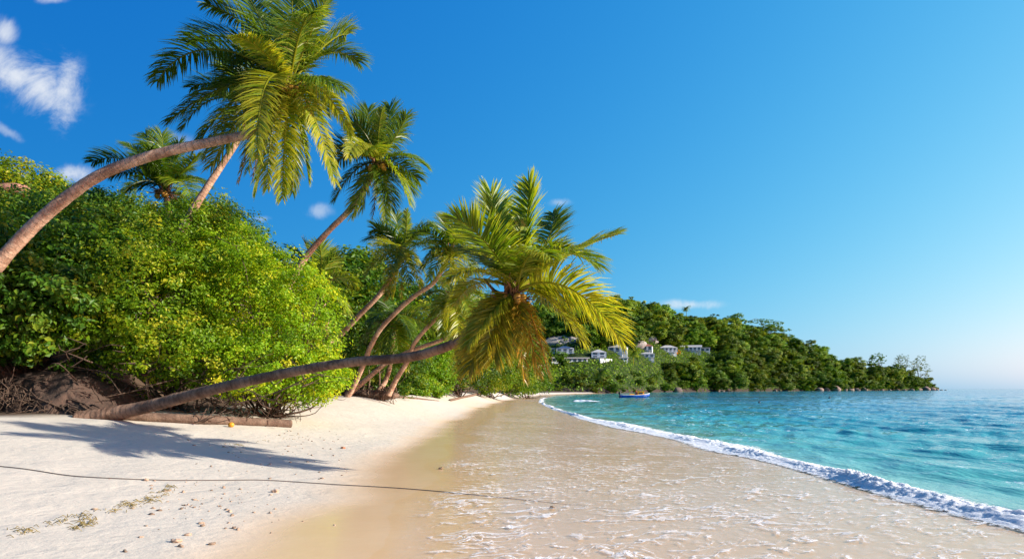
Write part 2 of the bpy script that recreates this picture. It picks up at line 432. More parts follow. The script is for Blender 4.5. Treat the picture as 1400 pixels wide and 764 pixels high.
hh = math_(nt, 'ADD', math_(nt, 'MULTIPLY', b1, .05), math_(nt, 'ADD', math_(nt, 'MULTIPLY', b2, .012), math_(nt, 'MULTIPLY', fo, .012)))
nb = bump(nt, hh, .8, 1.0)
L(nt, nb, gl.inputs['Normal'])
ef0 = smooth(nt, e_, .0, .08)
fr = N(nt, 'ShaderNodeFresnel'); fr.inputs['IOR'].default_value = 1.33; L(nt, nb, fr.inputs['Normal'])
mx = N(nt, 'ShaderNodeMixShader'); L(nt, math_(nt, 'MULTIPLY', fr.outputs[0], math_(nt, 'MULTIPLY', ef0, .11)), mx.inputs[0]); L(nt, tr.outputs[0], mx.inputs[1]); L(nt, gl.outputs[0], mx.inputs[2])
df = N(nt, 'ShaderNodeBsdfDiffuse'); df.inputs[0].default_value = (.78, .78, .78, 1); L(nt, nb, df.inputs['Normal'])
mx2 = N(nt, 'ShaderNodeMixShader'); ef = smooth(nt, e_, .004, .10)
L(nt, math_(nt, 'MULTIPLY', ef, math_(nt, 'MAXIMUM', math_(nt, 'MULTIPLY', fo, .80), veil)), mx2.inputs[0])
L(nt, mx.outputs[0], mx2.inputs[1]); L(nt, df.outputs[0], mx2.inputs[2]); L(nt, mx2.outputs[0], out.inputs[0])
swash = mk('shallow_water', np.stack([FX, FY, FZ], -1).reshape(-1, 3), [q], m, attrs={'edge': (T_ * (x1 - x0) / 7).ravel()})
tag(swash, 'thin sheet of foamy water sliding back over the wet sand', kind='structure')

# ------------------------------------------------------------------ breaker of white foam along the shore
m, nt, out = mat('sea_foam')
geo = N(nt, 'ShaderNodeNewGeometry'); pos = geo.outputs['Position']
p = N(nt, 'ShaderNodeBsdfPrincipled'); p.inputs['Roughness'].default_value = .8; p.inputs['Specular IOR Level'].default_value = .2
L(nt, mixc(nt, smooth(nt, noise(nt, pos, 14, 6, .75), .40, .58), (.66, .70, .73), (.86, .86, .86)), p.inputs['Base Color'])
p.inputs['Subsurface Weight'].default_value = .8; p.inputs['Subsurface Radius'].default_value = (1, 1, 1); p.inputs['Subsurface Scale'].default_value = .12
fn = noise(nt, pos, 22, 7, .8)
L(nt, bump(nt, fn, 1.0, .06), p.inputs['Normal'])
a_ = attr(nt, 'alpha')
al = math_(nt, 'ADD', a_, math_(nt, 'MULTIPLY', math_(nt, 'ADD', math_(nt, 'MULTIPLY', math_(nt, 'SUBTRACT', noise(nt, pos, 3.2, 4, .7), .5), .9), math_(nt, 'SUBTRACT', noise(nt, pos, 9, 6, .75), .5)), 1.7))
tr = N(nt, 'ShaderNodeBsdfTransparent')
mx = N(nt, 'ShaderNodeMixShader'); L(nt, smooth(nt, al, .35, .6), mx.inputs[0]); L(nt, tr.outputs[0], mx.inputs[1]); L(nt, p.outputs[0], mx.inputs[2]); L(nt, mx.outputs[0], out.inputs[0])
M['foam'] = m
ys = np.geomspace(3.5, 110, 1500); vv = np.linspace(-1, 1, 70)
BY, VV = np.meshgrid(ys, vv, indexing='ij')
farn = np.clip(1.15 - BY / 70, .42, 1)
crest = shore(BY) + .25 * fbm(np.stack([0 * BY, BY * .22, 0 * BY + 9], -1), 3, 71)
wid = .66 + .34 * vnoise(np.stack([0 * BY, BY * .35, 0 * BY], -1), 72)
BX = crest + VV * wid * farn * (np.where(VV < 0, 1.0, 1.45))
prof = np.where(VV < 0, np.clip(1 + VV, 0, 1) ** 1.5, np.clip(1 - VV, 0, 1) ** 1.6)
hgt = (.07 + .035 * vnoise(np.stack([0 * BY, BY * .5, 0 * BY], -1), 73)) * np.clip(1.25 - BY / 110, .25, 1)
PB = np.stack([BX, BY, 0 * BX], -1)
lump = fbm(PB * np.array([2.4, 1.9, 1]), 3, 74)
def puff(sc_, sd): return np.abs(vnoise(PB * np.array([sc_, sc_ * .9, 1]), sd)) ** .8
patchy = np.clip(.75 + .9 * fbm(PB * np.array([.8, .45, 1]), 3, 78), .25, 1.3)
pf = (.038 * puff(4.2, 75) + .042 * puff(9, 76) + .034 * puff(19, 77) + .016 * puff(41, 79)) * patchy * farn
BZ = np.maximum(ground(BX, BY), 0) + .006 + np.clip(prof * 1.6, 0, 1) * .5 * pf - .03 * (np.abs(VV) > .985) + prof * (.8 * hgt * (1 + .5 * lump) + pf * .7)
BX = BX + .12 * lump * prof - .3 * pf * prof
al = np.where(VV < 0, np.clip((1 + VV) * 2.6, 0, 1.15), np.clip((1 - VV) * .95, 0, 1.1)) * (.80 + .3 * patchy)
idx = np.arange(BX.size).reshape(BX.shape)
q = np.stack([idx[:-1, :-1], idx[:-1, 1:], idx[1:, 1:], idx[1:, :-1]], -1).reshape(-1, 4)
o = mk('breaking_wave', np.stack([BX, BY, BZ], -1).reshape(-1, 3), [q], M['foam'], attrs={'alpha': al.ravel()})
tag(o, 'white foaming edge of a small wave breaking along the beach', kind='structure')
# a small whitecap near the far end of the beach
c0 = P(788, 547.5, 80); 
ux = np.linspace(0, 1, 60); uv = np.linspace(-1, 1, 14); UX, UV = np.meshgrid(ux, uv, indexing='ij')
prof = (1 - UV ** 2) * np.sin(np.pi * UX ** .6) * (.75 + .5 * fbm(np.stack([UX * 9, UV * 2, 0 * UX], -1), 3, 81))
V = np.stack([c0[0] - .4 + UX * 3.0, c0[1] + UV * .8 - UX * 1.2 + .3 * np.sin(UX * 6), .02 + .22 * prof], -1).reshape(-1, 3)
idx = np.arange(UX.size).reshape(UX.shape)
q = np.stack([idx[:-1, :-1], idx[1:, :-1], idx[1:, 1:], idx[:-1, 1:]], -1).reshape(-1, 4)
o = mk('whitecap', V, [q], M['foam'], attrs={'alpha': np.full(len(V), .75)})
tag(o, 'short white wave crest alone in the bay by the far end of the beach', kind='structure')

# ------------------------------------------------------------------ foliage
def leaves(c, n, t, l, w, fold=.18):
    """rhombic leaves at c with normals n and long axis t"""
    b = np.cross(n, t)
    l = l[:, None]; w = w[:, None]
    V = np.stack([c - t * l * .5, c + b * w * .5 + n * w * fold - t * l * .05, c + t * l * .5, c - b * w * .5 + n * w * fold - t * l * .05], 1).reshape(-1, 3)
    q = np.arange(len(V)).reshape(-1, 4)
    return V, q
def foliage(lobes, n, leaf, cl=.38, per=34, seed=0, zmin=None, up=.5, ragged=.14, tint=.5, inner=.12, outw=.55):
    """leaf clumps over a set of ellipsoid lobes; returns V, quads, tint, clump centres"""
    g = np.random.default_rng(seed)
    lobes = np.asarray(lobes, float)
    wt = (lobes[:, 3] * lobes[:, 4] + lobes[:, 3] * lobes[:, 5] + lobes[:, 4] * lobes[:, 5]); wt /= wt.sum()
    K = max(6, n // per)
    li = g.choice(len(lobes), K, p=wt)
    dr = nrm(g.normal(size=(K, 3)) + np.array([0, 0, .15]))
    rad = 1 + ragged * g.normal(size=K) - (g.random(K) < inner) * g.random(K) * .6
    cc = lobes[li, :3] + dr * lobes[li, 3:] * rad[:, None]
    # drop clumps deep inside another lobe
    keep = np.ones(K, bool)
    for j, lb in enumerate(lobes):
        e = np.linalg.norm((cc - lb[:3]) / lb[3:], axis=1)
        keep &= (e > .72) | (li == j)
    if zmin is not None: keep &= cc[:, 2] > zmin
    cc, dr = cc[keep], dr[keep]; K = len(cc)
    ct = g.normal(size=K) * .20
    cs = cl * (.6 + .8 * g.random(K))
    ci = g.integers(0, K, n)
    d = nrm(g.normal(size=(n, 3))) * (g.random((n, 1)) ** .45)
    d[:, 2] *= .65
    c = cc[ci] + d * cs[ci][:, None]
    nn = nrm(d * .7 + dr[ci] * outw + np.array([0, 0, up]) + g.normal(size=(n, 3)) * .45)
    t = nrm(np.cross(nn, g.normal(size=(n, 3))))
    l = leaf * (.65 + .7 * g.random(n))
    V, q = leaves(c, nn, t, l, l * (.5 + .2 * g.random(n)))
    tn = np.clip(tint + ct[ci] + g.normal(size=n) * .09 + (g.random(n) < .04) * .35, 0, 1)
    return V, q, np.repeat(tn, 4), cc

def branches(base, tips, r0, parent, name='branches', seed=0, k=16, material='wood', sag=.15):
    g = np.random.default_rng(seed); mb = MB()
    tips = tips[g.permutation(len(tips))[:k]]
    for t in tips:
        b = base + g.normal(size=3) * np.array([.25, .25, 0]) * min(1.5, np.linalg.norm(t - base) * .2)
        mid = b + (t - b) * .5 + g.normal(size=3) * .16 * np.linalg.norm(t - b) + np.array([0, 0, sag])
        C = spline([b, mid, t], 9)
        mb.tube(C, np.linspace(r0, r0 * .25, 9) * (.6 + .6 * g.random()), 5)
        for _ in range(2):
            i = g.integers(3, 8); e = C[i] + g.normal(size=3) * .4
            mb.tube(spline([C[i], (C[i] + e) / 2 + g.normal(size=3) * .08, e], 5), np.linspace(r0 * .4, r0 * .12, 5), 4)
    return mb.build(name, M[material], parent)

def bush(name, label, cat, lobes, n, leaf, seed, mt='bush', color=(1, 1, 1), group=None, base=None, zmin=None, r0=.045, k=16, **kw):
    lobes = np.asarray(lobes, float)
    if base is None:
        x, y = lobes[:, 0].mean(), lobes[:, 1].mean(); base = np.array([x, y, gz(x, y)])
    root = empty(name, base, label, cat, group)
    V, q, tn, cc = foliage(lobes, n, leaf, seed=seed, zmin=zmin, **kw)
    f = mk('foliage', V, [q], M[mt], root, {'tint': tn}, smooth=False)
    f.color = (*color, 1)
    branches(np.array(base), cc, r0, root, 'branches' if cat != 'tree' else 'trunk', seed, k)
    return root

def lobe(px, py, d, rx, rz, ry=None):
    c = P(px, py, d); s = d / F
    return [c[0], c[1], c[2], rx * s, (ry if ry else rx) * s, rz * s]

bush('sea_hibiscus', 'bright yellow-green shrub at the sand edge above the fallen log', 'shrub',
     [lobe(395, 450, 17.5, 62, 85), lobe(345, 425, 17.5, 60, 80), lobe(420, 500, 17.2, 40, 45), lobe(350, 500, 16.6, 70, 40), lobe(300, 400, 18, 70, 75), lobe(438, 520, 17.4, 32, 30)], 56000, .077, 1, color=(1.6, 1.65, 1.05), ragged=.19, zmin=1.02, cl=.28, r0=.03, k=44, per=40)
bush('sea_hibiscus', 'broad leafy green shrub behind the lower part of the fallen palm trunk', 'shrub',
     [lobe(225, 420, 17, 85, 85), lobe(255, 480, 16.3, 70, 42), lobe(165, 450, 16.5, 60, 55), lobe(280, 340, 19, 70, 50)], 48000, .086, 2, color=(1.2, 1.25, 1), ragged=.19, zmin=1.35, cl=.31, r0=.035, k=26, per=40)
bush('sea_hibiscus', 'dark green shrub with round leaves overhanging the dark earth bank', 'shrub',
     [lobe(45, 420, 15.5, 95, 60), lobe(110, 400, 17, 80, 80), lobe(-60, 400, 15, 90, 90), lobe(20, 360, 17, 80, 50)], 36000, .135, 3, mt='darkbush', color=(1.1, 1.15, 1), zmin=1.6, ragged=.19, cl=.33, r0=.04, k=24, per=40)
bush('hillside_shrub', 'dense dark green shrub crossed by the tall leaning palm trunk', 'shrub',
     [lobe(60, 330, 21, 100, 55), lobe(160, 332, 21.5, 85, 48), lobe(-60, 320, 21, 110, 60), lobe(115, 302, 23, 65, 36)], 34000, .11, 4, mt='darkbush', color=(1.2, 1.2, 1), cl=.42)
bush('hillside_shrub', 'olive green shrub below the palm crown that peeps over the bushes', 'shrub',
     [lobe(215, 345, 22, 80, 48), lobe(270, 350, 21, 60, 44), lobe(240, 320, 23, 60, 22)], 30000, .10, 5, mt='bush', color=(.8, .8, .9), cl=.40)
bush('dark_tree', 'dark feathery tree behind the thin grey palm trunk', 'tree',
     [lobe(300, 325, 26, 36, 32), lobe(275, 305, 27, 42, 30), lobe(330, 350, 26, 40, 38), lobe(262, 312, 27, 36, 22)], 22000, .11, 6, mt='darkbush', color=(.75, .85, 1), cl=.42, ragged=.2)
bush('hilltop_tree', 'sunlit yellow-green treetop on the hill in the upper left', 'tree',
     [lobe(20, 266, 40, 60, 38), lobe(66, 280, 41, 40, 28), lobe(-40, 262, 40, 60, 40)], 22000, .20, 7, mt='bush', color=(1.35, 1.2, .8), cl=.75, r0=.15)
bush('hilltop_tree', 'loose thin-leaved tree on the slope right of the hilltop', 'tree',
     [lobe(120, 296, 34, 40, 26), lobe(172, 300, 33, 45, 25), lobe(90, 308, 33, 60, 30)], 20000, .14, 8, mt='darkbush', color=(1.3, 1.3, 1), cl=.55, ragged=.25)
bush('hillside_shrub', 'yellowish shrub just left of the small palm behind the bushes', 'shrub',
     [lobe(360, 385, 22, 45, 40), lobe(330, 370, 22, 40, 30), lobe(395, 410, 23, 42, 40), lobe(405, 455, 24, 50, 45)], 26000, .10, 9, mt='bush', color=(1.0, .95, .8), cl=.38)
bush('sea_almond', 'open broad-leaved tree with big dark leaves right of the small palm', 'tree',
     [lobe(485, 385, 34, 38, 26), lobe(505, 420, 34, 36, 30), lobe(470, 430, 34, 34, 40), lobe(520, 460, 34, 40, 35), lobe(495, 365, 35, 30, 18)], 11000, .24, 10, mt='darkbush', color=(1.25, 1.3, .9), cl=.6, ragged=.28, r0=.09, k=12, per=26)
bush('undergrowth_shrub', 'dark shrub in the shade between the leaning palm trunks', 'shrub',
     [lobe(480, 490, 33, 50, 45), lobe(530, 490, 34, 45, 45), lobe(500, 455, 36, 60, 40)], 22000, .15, 11, mt='darkbush', color=(.9, .9, .9), cl=.5)
bush('beach_shrub', 'bright green rounded shrub on the sand right of the leaning palms', 'shrub',
     [lobe(572, 508, 42, 30, 30), lobe(590, 500, 43, 26, 34), lobe(560, 525, 41, 28, 18), lobe(600, 520, 43, 18, 20)], 24000, .14, 12, mt='bush', color=(.95, 1.15, .9), cl=.40)
bush('beach_shrub', 'dark tangle of shrub under the hanging brown fronds', 'shrub',
     [lobe(625, 505, 51, 36, 30), lobe(650, 490, 56, 40, 30), lobe(600, 480, 54, 40, 35)], 18000, .19, 13, mt='darkbush', color=(.9, .85, .8), cl=.55, k=24, zmin=1.6)
bush('beach_shrub', 'mid green shrub behind the far log on the sand', 'shrub',
     [lobe(670, 505, 67, 36, 28), lobe(700, 510, 72, 30, 24), lobe(640, 485, 72, 50, 36)], 20000, .24, 14, mt='bush', color=(.8, .85, .8), cl=.75)
bush('beach_shrub', 'rounded green shrub at the far end of the beach under the hanging dead frond', 'shrub',
     [lobe(725, 512, 94, 22, 22), lobe(744, 516, 101, 12, 17), lobe(700, 495, 98, 40, 36), lobe(712, 525, 91, 24, 12)], 16000, .32, 15, mt='bush', color=(.7, .8, .8), cl=.95)
bush('backdrop_tree', 'tall leafy tree behind the row of leaning palms', 'tree',
     [lobe(580, 430, 46, 50, 40), lobe(640, 435, 50, 45, 36), lobe(540, 420, 46, 45, 35), lobe(620, 470, 48, 60, 40)], 24000, .22, 16, mt='darkbush', color=(1.2, 1.2, .9), cl=.8, r0=.12)
bush('backdrop_tree', 'bushy tree behind the bright yellow-green shrub', 'tree',
     [lobe(440, 450, 32, 46, 55), lobe(420, 500, 30, 50, 40), lobe(455, 500, 30, 40, 40)], 20000, .15, 17, mt='darkbush', color=(1.1, 1.1, .9), cl=.55)

# ------------------------------------------------------------------ palms
UP = np.array([0, 0, 1.])
def frond(P0, P3, arch, sag, width, root, name='frond', color=(1, 1, 1), tint=.5, pairs=62, seed=0, gap=0., twist=0., wl=.034, side_bend=0.):
    g = np.random.default_rng(seed)
    ch = P3 - P0; Ln = np.linalg.norm(ch)
    out = ch * np.array([1, 1, 0])
    if np.linalg.norm(out) < .12 * Ln: out = out + np.array([.3 * g.normal(), -.5, 0]) * Ln * .3
    out = nrm(out)
    sd0 = nrm(np.cross(UP, out))
    k1 = P0 + ch * .33 + UP * arch * Ln * 1.1 + sd0 * side_bend * Ln
    k2 = P0 + ch * .72 + UP * arch * Ln * .95 + sd0 * side_bend * Ln
    n = 22; t = np.linspace(0, 1, n)[:, None]
    C = (1 - t) ** 3 * P0 + 3 * (1 - t) ** 2 * t * k1 + 3 * (1 - t) * t ** 2 * k2 + t ** 3 * P3
    mb = MB()
    mb.tube(C, np.linspace(.030, .006, n) * (Ln / 2.3) ** .5, 5, a=.85)
    lt = np.linspace(.13, 1, pairs) + g.normal(size=pairs) * .004
    lt = np.clip(lt, .1, 1)
    f = lt * (n - 1); i = np.minimum(f.astype(int), n - 2); fr = (f - i)[:, None]
    base = C[i] * (1 - fr) + C[i + 1] * fr
    T = nrm(C[i + 1] - C[i])
    sd = nrm(sd0 - (T @ sd0)[:, None] * T)
    nm = np.cross(T, sd)
    if twist:
        co, si = math.cos(twist), math.sin(twist)
        sd, nm = sd * co + nm * si, nm * co - sd * si
    ang = R(74) - R(46) * lt ** 1.6
    prof = np.interp(lt, [0, .13, .3, .55, .8, .93, 1], [.35, .6, .98, 1.0, .82, .62, .42]) * width
    droop = sag * (.6 + .8 * g.random())
    for s in (-1, 1):
        keep = g.random(pairs) >= gap
        a = ang + g.normal(size=pairs) * .10
        d0 = nrm(T * np.cos(a)[:, None] + sd * (s * np.sin(a))[:, None] + nm * (.22 + .08 * g.normal(size=pairs))[:, None])
        ll = prof * (.85 + .3 * g.random(pairs))
        sg = (droop * (.5 + 1.0 * g.random(pairs)))[:, None]
        pts = [base]
        d = d0
        for st in (.34, .34, .32):
            pts.append(pts[-1] + d * (ll * st)[:, None])
            d = nrm(d - UP * sg)
        ww = wl * .86 * (Ln / 2.3) ** .3 * (.75 + .5 * g.random(pairs))
        wv = nrm(np.cross(d0, nm) + .35 * g.normal(size=(pairs, 3)))
        V = []
        for pt, wk in zip(pts[:3], (.6, 1.0, .62)):
            V += [pt - wv * (ww * wk / 2)[:, None], pt + wv * (ww * wk / 2)[:, None]]
        V.append(pts[3])
        V = np.stack(V, 1)[keep]; m_ = len(V)
        o7 = (np.arange(m_) * 7)[:, None]
        quads = np.vstack([o7 + np.array([[0, 1, 3, 2]]), o7 + np.array([[2, 3, 5, 4]])])
        tri = o7 + np.array([[4, 5, 6]])
        tn = np.clip(tint + .12 * g.normal(size=m_), 0, 1)
        tn = np.stack([tn] * 5 + [np.clip(tn + .05, 0, 1), np.clip(tn + .22, 0, 1)], 1)
        mb.add(V.reshape(-1, 3), [quads, tri], tn.ravel())
    o = mb.build(name, M['frond'], root, smooth=False)
    o.color = (*color, 1)
    return o

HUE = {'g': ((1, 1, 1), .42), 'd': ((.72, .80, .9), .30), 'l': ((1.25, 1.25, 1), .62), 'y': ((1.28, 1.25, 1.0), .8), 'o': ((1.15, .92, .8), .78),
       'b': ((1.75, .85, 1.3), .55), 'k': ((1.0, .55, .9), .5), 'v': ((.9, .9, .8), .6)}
def trunk_mesh(pts, rad, root, mt='trunk', name='trunk', sides=14):
    pts = np.asarray(pts, float)
    ln = np.linalg.norm(np.diff(pts, axis=0), axis=1).sum()
    n = int(max(30, ln / .035))
    Cr = spline(np.hstack([pts, np.asarray(rad, float)[:, None]]), n)
    C, r = Cr[:, :3], Cr[:, 3]
    s = np.concatenate([[0], np.cumsum(np.linalg.norm(np.diff(C, axis=0), axis=1))])
    w = (s * 11 + .6 * vnoise(np.stack([s * 3, 0 * s, 0 * s], -1), 3)) % 1
    a = np.linspace(0, 2 * np.pi, sides, endpoint=False)
    nz = fbm(np.stack([np.cos(a)[None] * 1.5 + 0 * s[:, None], np.sin(a)[None] * 1.5 + 0 * s[:, None], s[:, None] * 6 + 0 * a[None]], -1), 3, 8)
    rr = r[:, None] * (1 + .055 * (w[:, None] - .5) + .07 * nz)
    V, q, idx = tube(C, rr, sides)
    return mk(name, V, [q, idx[0][::-1][None], idx[-1][None]], M[mt], root, {'tint': np.repeat(s, sides)})

def ico(sub=2):
    import bmesh
    bm = bmesh.new(); bmesh.ops.create_icosphere(bm, subdivisions=sub, radius=1)
    V = np.array([v.co[:] for v in bm.verts]); Fc = np.array([[v.index for v in f.verts] for f in bm.faces]); bm.free()
    return V, Fc
ICO2, ICOF2 = ico(2); ICO3, ICOF3 = ico(3); ICO4, ICOF4 = ico(4)

PK = 1.75
def palm(label, tr, crown, fronds, d, extra=0, r_extra=1.3, nuts=6, mt='trunk', wid=.55, sag=.28, seed=0, pairs=56, group='coconut palms leaning over the beach', dd_extra=.6, wl=.034, hueset='gdlg', name='coconut_palm', fib=1.0):
    """tr: (px, py, d, width px); crown: (px, py); fronds: (tip px, tip py, depth offset, arch, hue[, sag, width])"""
    g = np.random.default_rng(seed + 100)
    pts = [P(a, b, c) for a, b, c, w in tr]; rad = [w / F * c / 2 * (.70 if c > 19 else (.66 if 17 < c < 19 else 1)) for a, b, c, w in tr]
    root = empty(name, pts[0], label, 'palm tree', group)
    C0 = P(crown[0], crown[1], d)
    trunk_mesh(pts, rad, root, mt)
    s = d / F
    ax = nrm(C0 - pts[-2])
    # fibrous heart of the crown: sheath strands and leaf bases
    mb = MB()
    for k in range(46):
        dr = nrm(g.normal(size=3) + ax * .8)
        b = C0 - ax * .14 + g.normal(size=3) * .035
        ln = (.18 + .30 * g.random()) * (d / 13) ** .5 * fib
        e = b + dr * ln + np.array([0, 0, -.04])
        mb.tube(spline([b, (b + e) / 2 + g.normal(size=3) * .03, e], 5), np.linspace(.024, .005, 5) * (1 + .8 * g.random()), 4)
    mb.build('crown_fibre', M['fibre'], root)
    for k, fs in enumerate(fronds):
        tx, ty, ddp, arch, hue = fs[:5]
        sg = fs[5] if len(fs) > 5 else sag; wd = fs[6] if len(fs) > 6 else wid
        tip = P(tx, ty, d + ddp * d / 13)
        tip = C0 + (tip - C0)
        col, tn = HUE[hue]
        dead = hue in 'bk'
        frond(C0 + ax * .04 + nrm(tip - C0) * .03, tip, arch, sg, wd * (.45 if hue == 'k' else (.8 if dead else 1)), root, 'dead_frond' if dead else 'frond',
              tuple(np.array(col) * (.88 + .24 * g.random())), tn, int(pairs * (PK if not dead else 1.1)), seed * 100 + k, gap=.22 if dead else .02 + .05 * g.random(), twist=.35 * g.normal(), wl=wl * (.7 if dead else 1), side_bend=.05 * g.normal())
    for k in range(extra):
        a = 2 * np.pi * (k + g.random() * .6) / max(extra, 1); el = g.uniform(-.35, 1.0)
        rr_ = r_extra * (.8 + .35 * g.random())
        tip = C0 + np.array([math.cos(a) * math.cos(el), math.sin(a) * math.cos(el), math.sin(el) - .15]) * rr_
        col, tn = HUE[hueset[k % len(hueset)]]
        frond(C0, tip, .18 + .1 * g.random(), sag * (1 + .4 * g.random()), wid, root, 'frond', col, tn, int(pairs * PK), seed * 100 + 50 + k, gap=.04, twist=.3 * g.normal(), wl=wl)
    V0 = ICO2 * np.array([1, 1, 1.18])
    for k in range(nuts):
        a = g.uniform(0, 2 * np.pi)
        c = C0 + np.array([math.cos(a) * .17, -abs(math.sin(a)) * .17 - .02, -.10 - .10 * g.random()]) * (d / 13) ** .5
        o = mk('coconut', V0 * .062 * (d / 13) ** .5 * (.9 + .2 * g.random()) + c, [ICOF2], M['coconut'], root)
        o.color = (1, .8 + .3 * g.random(), .7, 1)
    return root

# the fallen palm across the sand
palm('fallen coconut palm whose dark trunk lies almost level over the sand, with orange lower fronds',
     [(108, 575, 14.05, 26), (140, 568, 14, 22), (200, 556, 13.8, 17.5), (300, 530, 13.2, 14.5), (400, 508, 12.6, 13.5), (480, 495, 12.1, 13), (560, 488, 11.6, 13.2), (610, 474, 11.2, 13), (645, 457, 10.9, 12), (685, 425, 10.55, 10), (703, 404, 10.4, 8)],
     (704, 400),
     [(671, 264, .5, .02, 'l', .10, .62), (724, 253, .2, .02, 'l', .10, .62), (756, 292, 2.0, .05, 'g', .14), (812, 362, -1.1, .30, 'l', .30, .66), (843, 321, 1.5, .06, 'l', .18, .5),
      (846, 460, -.5, .30, 'y', .22, .72), (792, 462, .5, .25, 'y', .28, .6), (626, 300, -1.0, .10, 'l', .16, .62), (614, 382, -1.1, .20, 'y', .32, .42), (622, 416, 1.5, .20, 'y', .30, .40),
      (640, 470, -.4, .14, 'y', .25, .42), (676, 490, -.5, .10, 'o', .28, .55), (642, 504, -.4, .14, 'o', .25, .6), (652, 500, .4, .2, 'o', .3, .55), (716, 518, -.5, .08, 'b', .3, .42), (750, 513, -.1, .20, 'b', .25, .5), (735, 508, -.3, .12, 'b', .3, .5),
      (640, 345, 1.2, .1, 'd', .2), (690, 300, 1.2, .04, 'g', .12), (712, 300, -.3, .0, 'l', .03, .25), (780, 420, 1.2, .2, 'g', .3), (700, 480, .6, .16, 'b', .3), (770, 340, .2, .2, 'l', .2), (690, 345, 2.5, .16, 'g', .25), (728, 350, 2.5, .16, 'l', .25), (742, 415, 2.2, .2, 'g', .3), (752, 352, -1.8, .22, 'l', .28, .5)],
     10.4, extra=0, r_extra=1.6, nuts=9, mt='trunk_dark', wid=.56, seed=1, pairs=74, wl=.036, fib=1.35)
# the big palm in the upper left
palm('large leaning coconut palm with bright yellow hanging fronds, trunk entering at the left',
     [(-95, 585, 14.3, 27), (-60, 470, 14.2, 23), (-25, 395, 14.1, 20), (0, 358, 14, 18.5), (50, 305, 14, 17), (110, 256, 14, 15.5), (160, 229, 14, 14.5), (230, 207, 14, 13.5), (300, 192, 14, 12.5), (345, 181, 14, 12), (378, 156, 14, 11), (394, 124, 14, 9)],
     (396, 118),
     [(216, 110, .5, .24, 'd', .35), (233, 165, .6, .20, 'd', .35), (258, 56, 1.4, .16, 'd', .25), (268, 202, .3, .20, 'g', .3), (284, 6, .3, .16, 'g', .25), (330, -20, .7, .08, 'g', .15), (400, -30, .4, .03, 'g', .15), (452, -10, -.5, .06, 'g', .18, .62), (474, 48, 1.0, .14, 'l', .25),
      (322, 50, -1.4, .16, 'y', .22, .42), (466, 122, -.4, .14, 'g', .55), (480, 184, .8, .38, 'y', .5, .35), (458, 250, -.2, .26, 'y', .35, .45), (422, 246, .2, .14, 'l', .35, .40), (386, 270, -.7, .10, 'y', .3, .5),
      (352, 214, -1.5, .35, 'y', .25, .62), (366, 256, -.9, .16, 'y', .3, .5), (350, 262, -.2, .22, 'v', .3, .5), (326, 250, -.3, .30, 'b', .35, .30), (345, 245, -.5, .30, 'b', .35, .25), (290, 226, .4, .22, 'v', .25), (300, 118, .9, .22, 'd', .3), (430, 55, 1.2, .1, 'g', .2), (360, 20, 1.2, .1, 'd', .2), (400, 262, .5, .22, 'v', .3, .45), (440, 150, 1.2, .25, 'g', .4)],
     14, extra=3, r_extra=2.0, nuts=10, wid=.72, seed=2, pairs=72, wl=.036)
palm('coconut palm with a thin grey trunk rising behind the large leaning palm crown',
     [(232, 345, 18, 18), (245, 320, 18, 17), (272, 274, 18, 15), (301, 229, 18, 13), (325, 192, 18, 12), (344, 152, 18, 9)], (346, 146),
     [(262, 120, .2, .2, 'd'), (250, 175, .4, .25, 'd'), (280, 215, .2, .25, 'g'), (300, 70, .4, .1, 'd'), (350, 45, .4, .05, 'g'), (400, 70, .3, .1, 'd'), (430, 170, .3, .2, 'd'), (400, 215, .2, .25, 'v'), (340, 232, -.3, .25, 'v'), (310, 200, -.5, .3, 'd')],
     18, extra=5, r_extra=1.6, nuts=4, wid=.6, seed=3, pairs=56)
palm('coconut palm crown peeping over the bushes beneath the large palm trunk',
     [(238, 372, 22, 14), (234, 320, 22, 13), (229, 280, 22, 11), (226, 264, 22, 9)], (226, 260),
     [(127, 222, .2, .22, 'd', .35), (174, 199, .3, .12, 'g'), (199, 184, .5, .06, 'g'), (221, 184, .2, .02, 'g'), (244, 197, .2, .04, 'g'), (268, 214, -.6, .05, 'l', .12), (281, 252, -.2, .25, 'd', .4), (268, 282, -.8, .3, 'l', .3), (154, 240, .0, .22, 'd', .4), (170, 262, -.6, .3, 'd', .4), (205, 205, -.5, .05, 'd'), (255, 232, .6, .15, 'd'), (185, 225, .5, .15, 'd')],
     22, nuts=4, wid=.72, extra=2, r_extra=1.4, seed=4, pairs=52, wl=.04)
palm('coconut palm with a slender curved trunk standing clear against the blue sky',
     [(392, 398, 19.2, 14), (401, 381, 19.2, 13), (420, 349, 19.2, 12), (450, 315, 19.2, 11), (478, 287, 19.2, 11), (500, 256, 19.2, 10), (514, 230, 19.2, 8)], (516, 224),
     [(450, 200, .4, .16, 'd', .4), (458, 222, .5, .22, 'd', .4), (459, 270, .3, .24, 'd', .35), (475, 160, .3, .06, 'd', .2), (486, 168, -.4, .05, 'g', .2), (503, 150, .4, .0, 'g', .15), (523, 149, -.5, .0, 'l', .10, .28), (533, 146, .5, .0, 'g', .15), (555, 160, -.2, .05, 'g', .25), (580, 226, .1, .24, 'g', .45), (572, 246, .7, .25, 'g', .45), (559, 276, -.3, .28, 'l', .35), (527, 303, -.5, .10, 'v', .25, .4), (509, 300, -.2, .1, 'k', .2, .6), (482, 296, -.5, .16, 'v', .3, .6), (534, 284, -.2, .25, 'd', .3), (476, 216, -1.4, .3, 'y', .35, .5), (545, 190, .8, .15, 'g'), (495, 285, .5, .25, 'd')],
     19.2, extra=3, r_extra=1.3, nuts=9, wid=.72, seed=5, pairs=52, wl=.04)
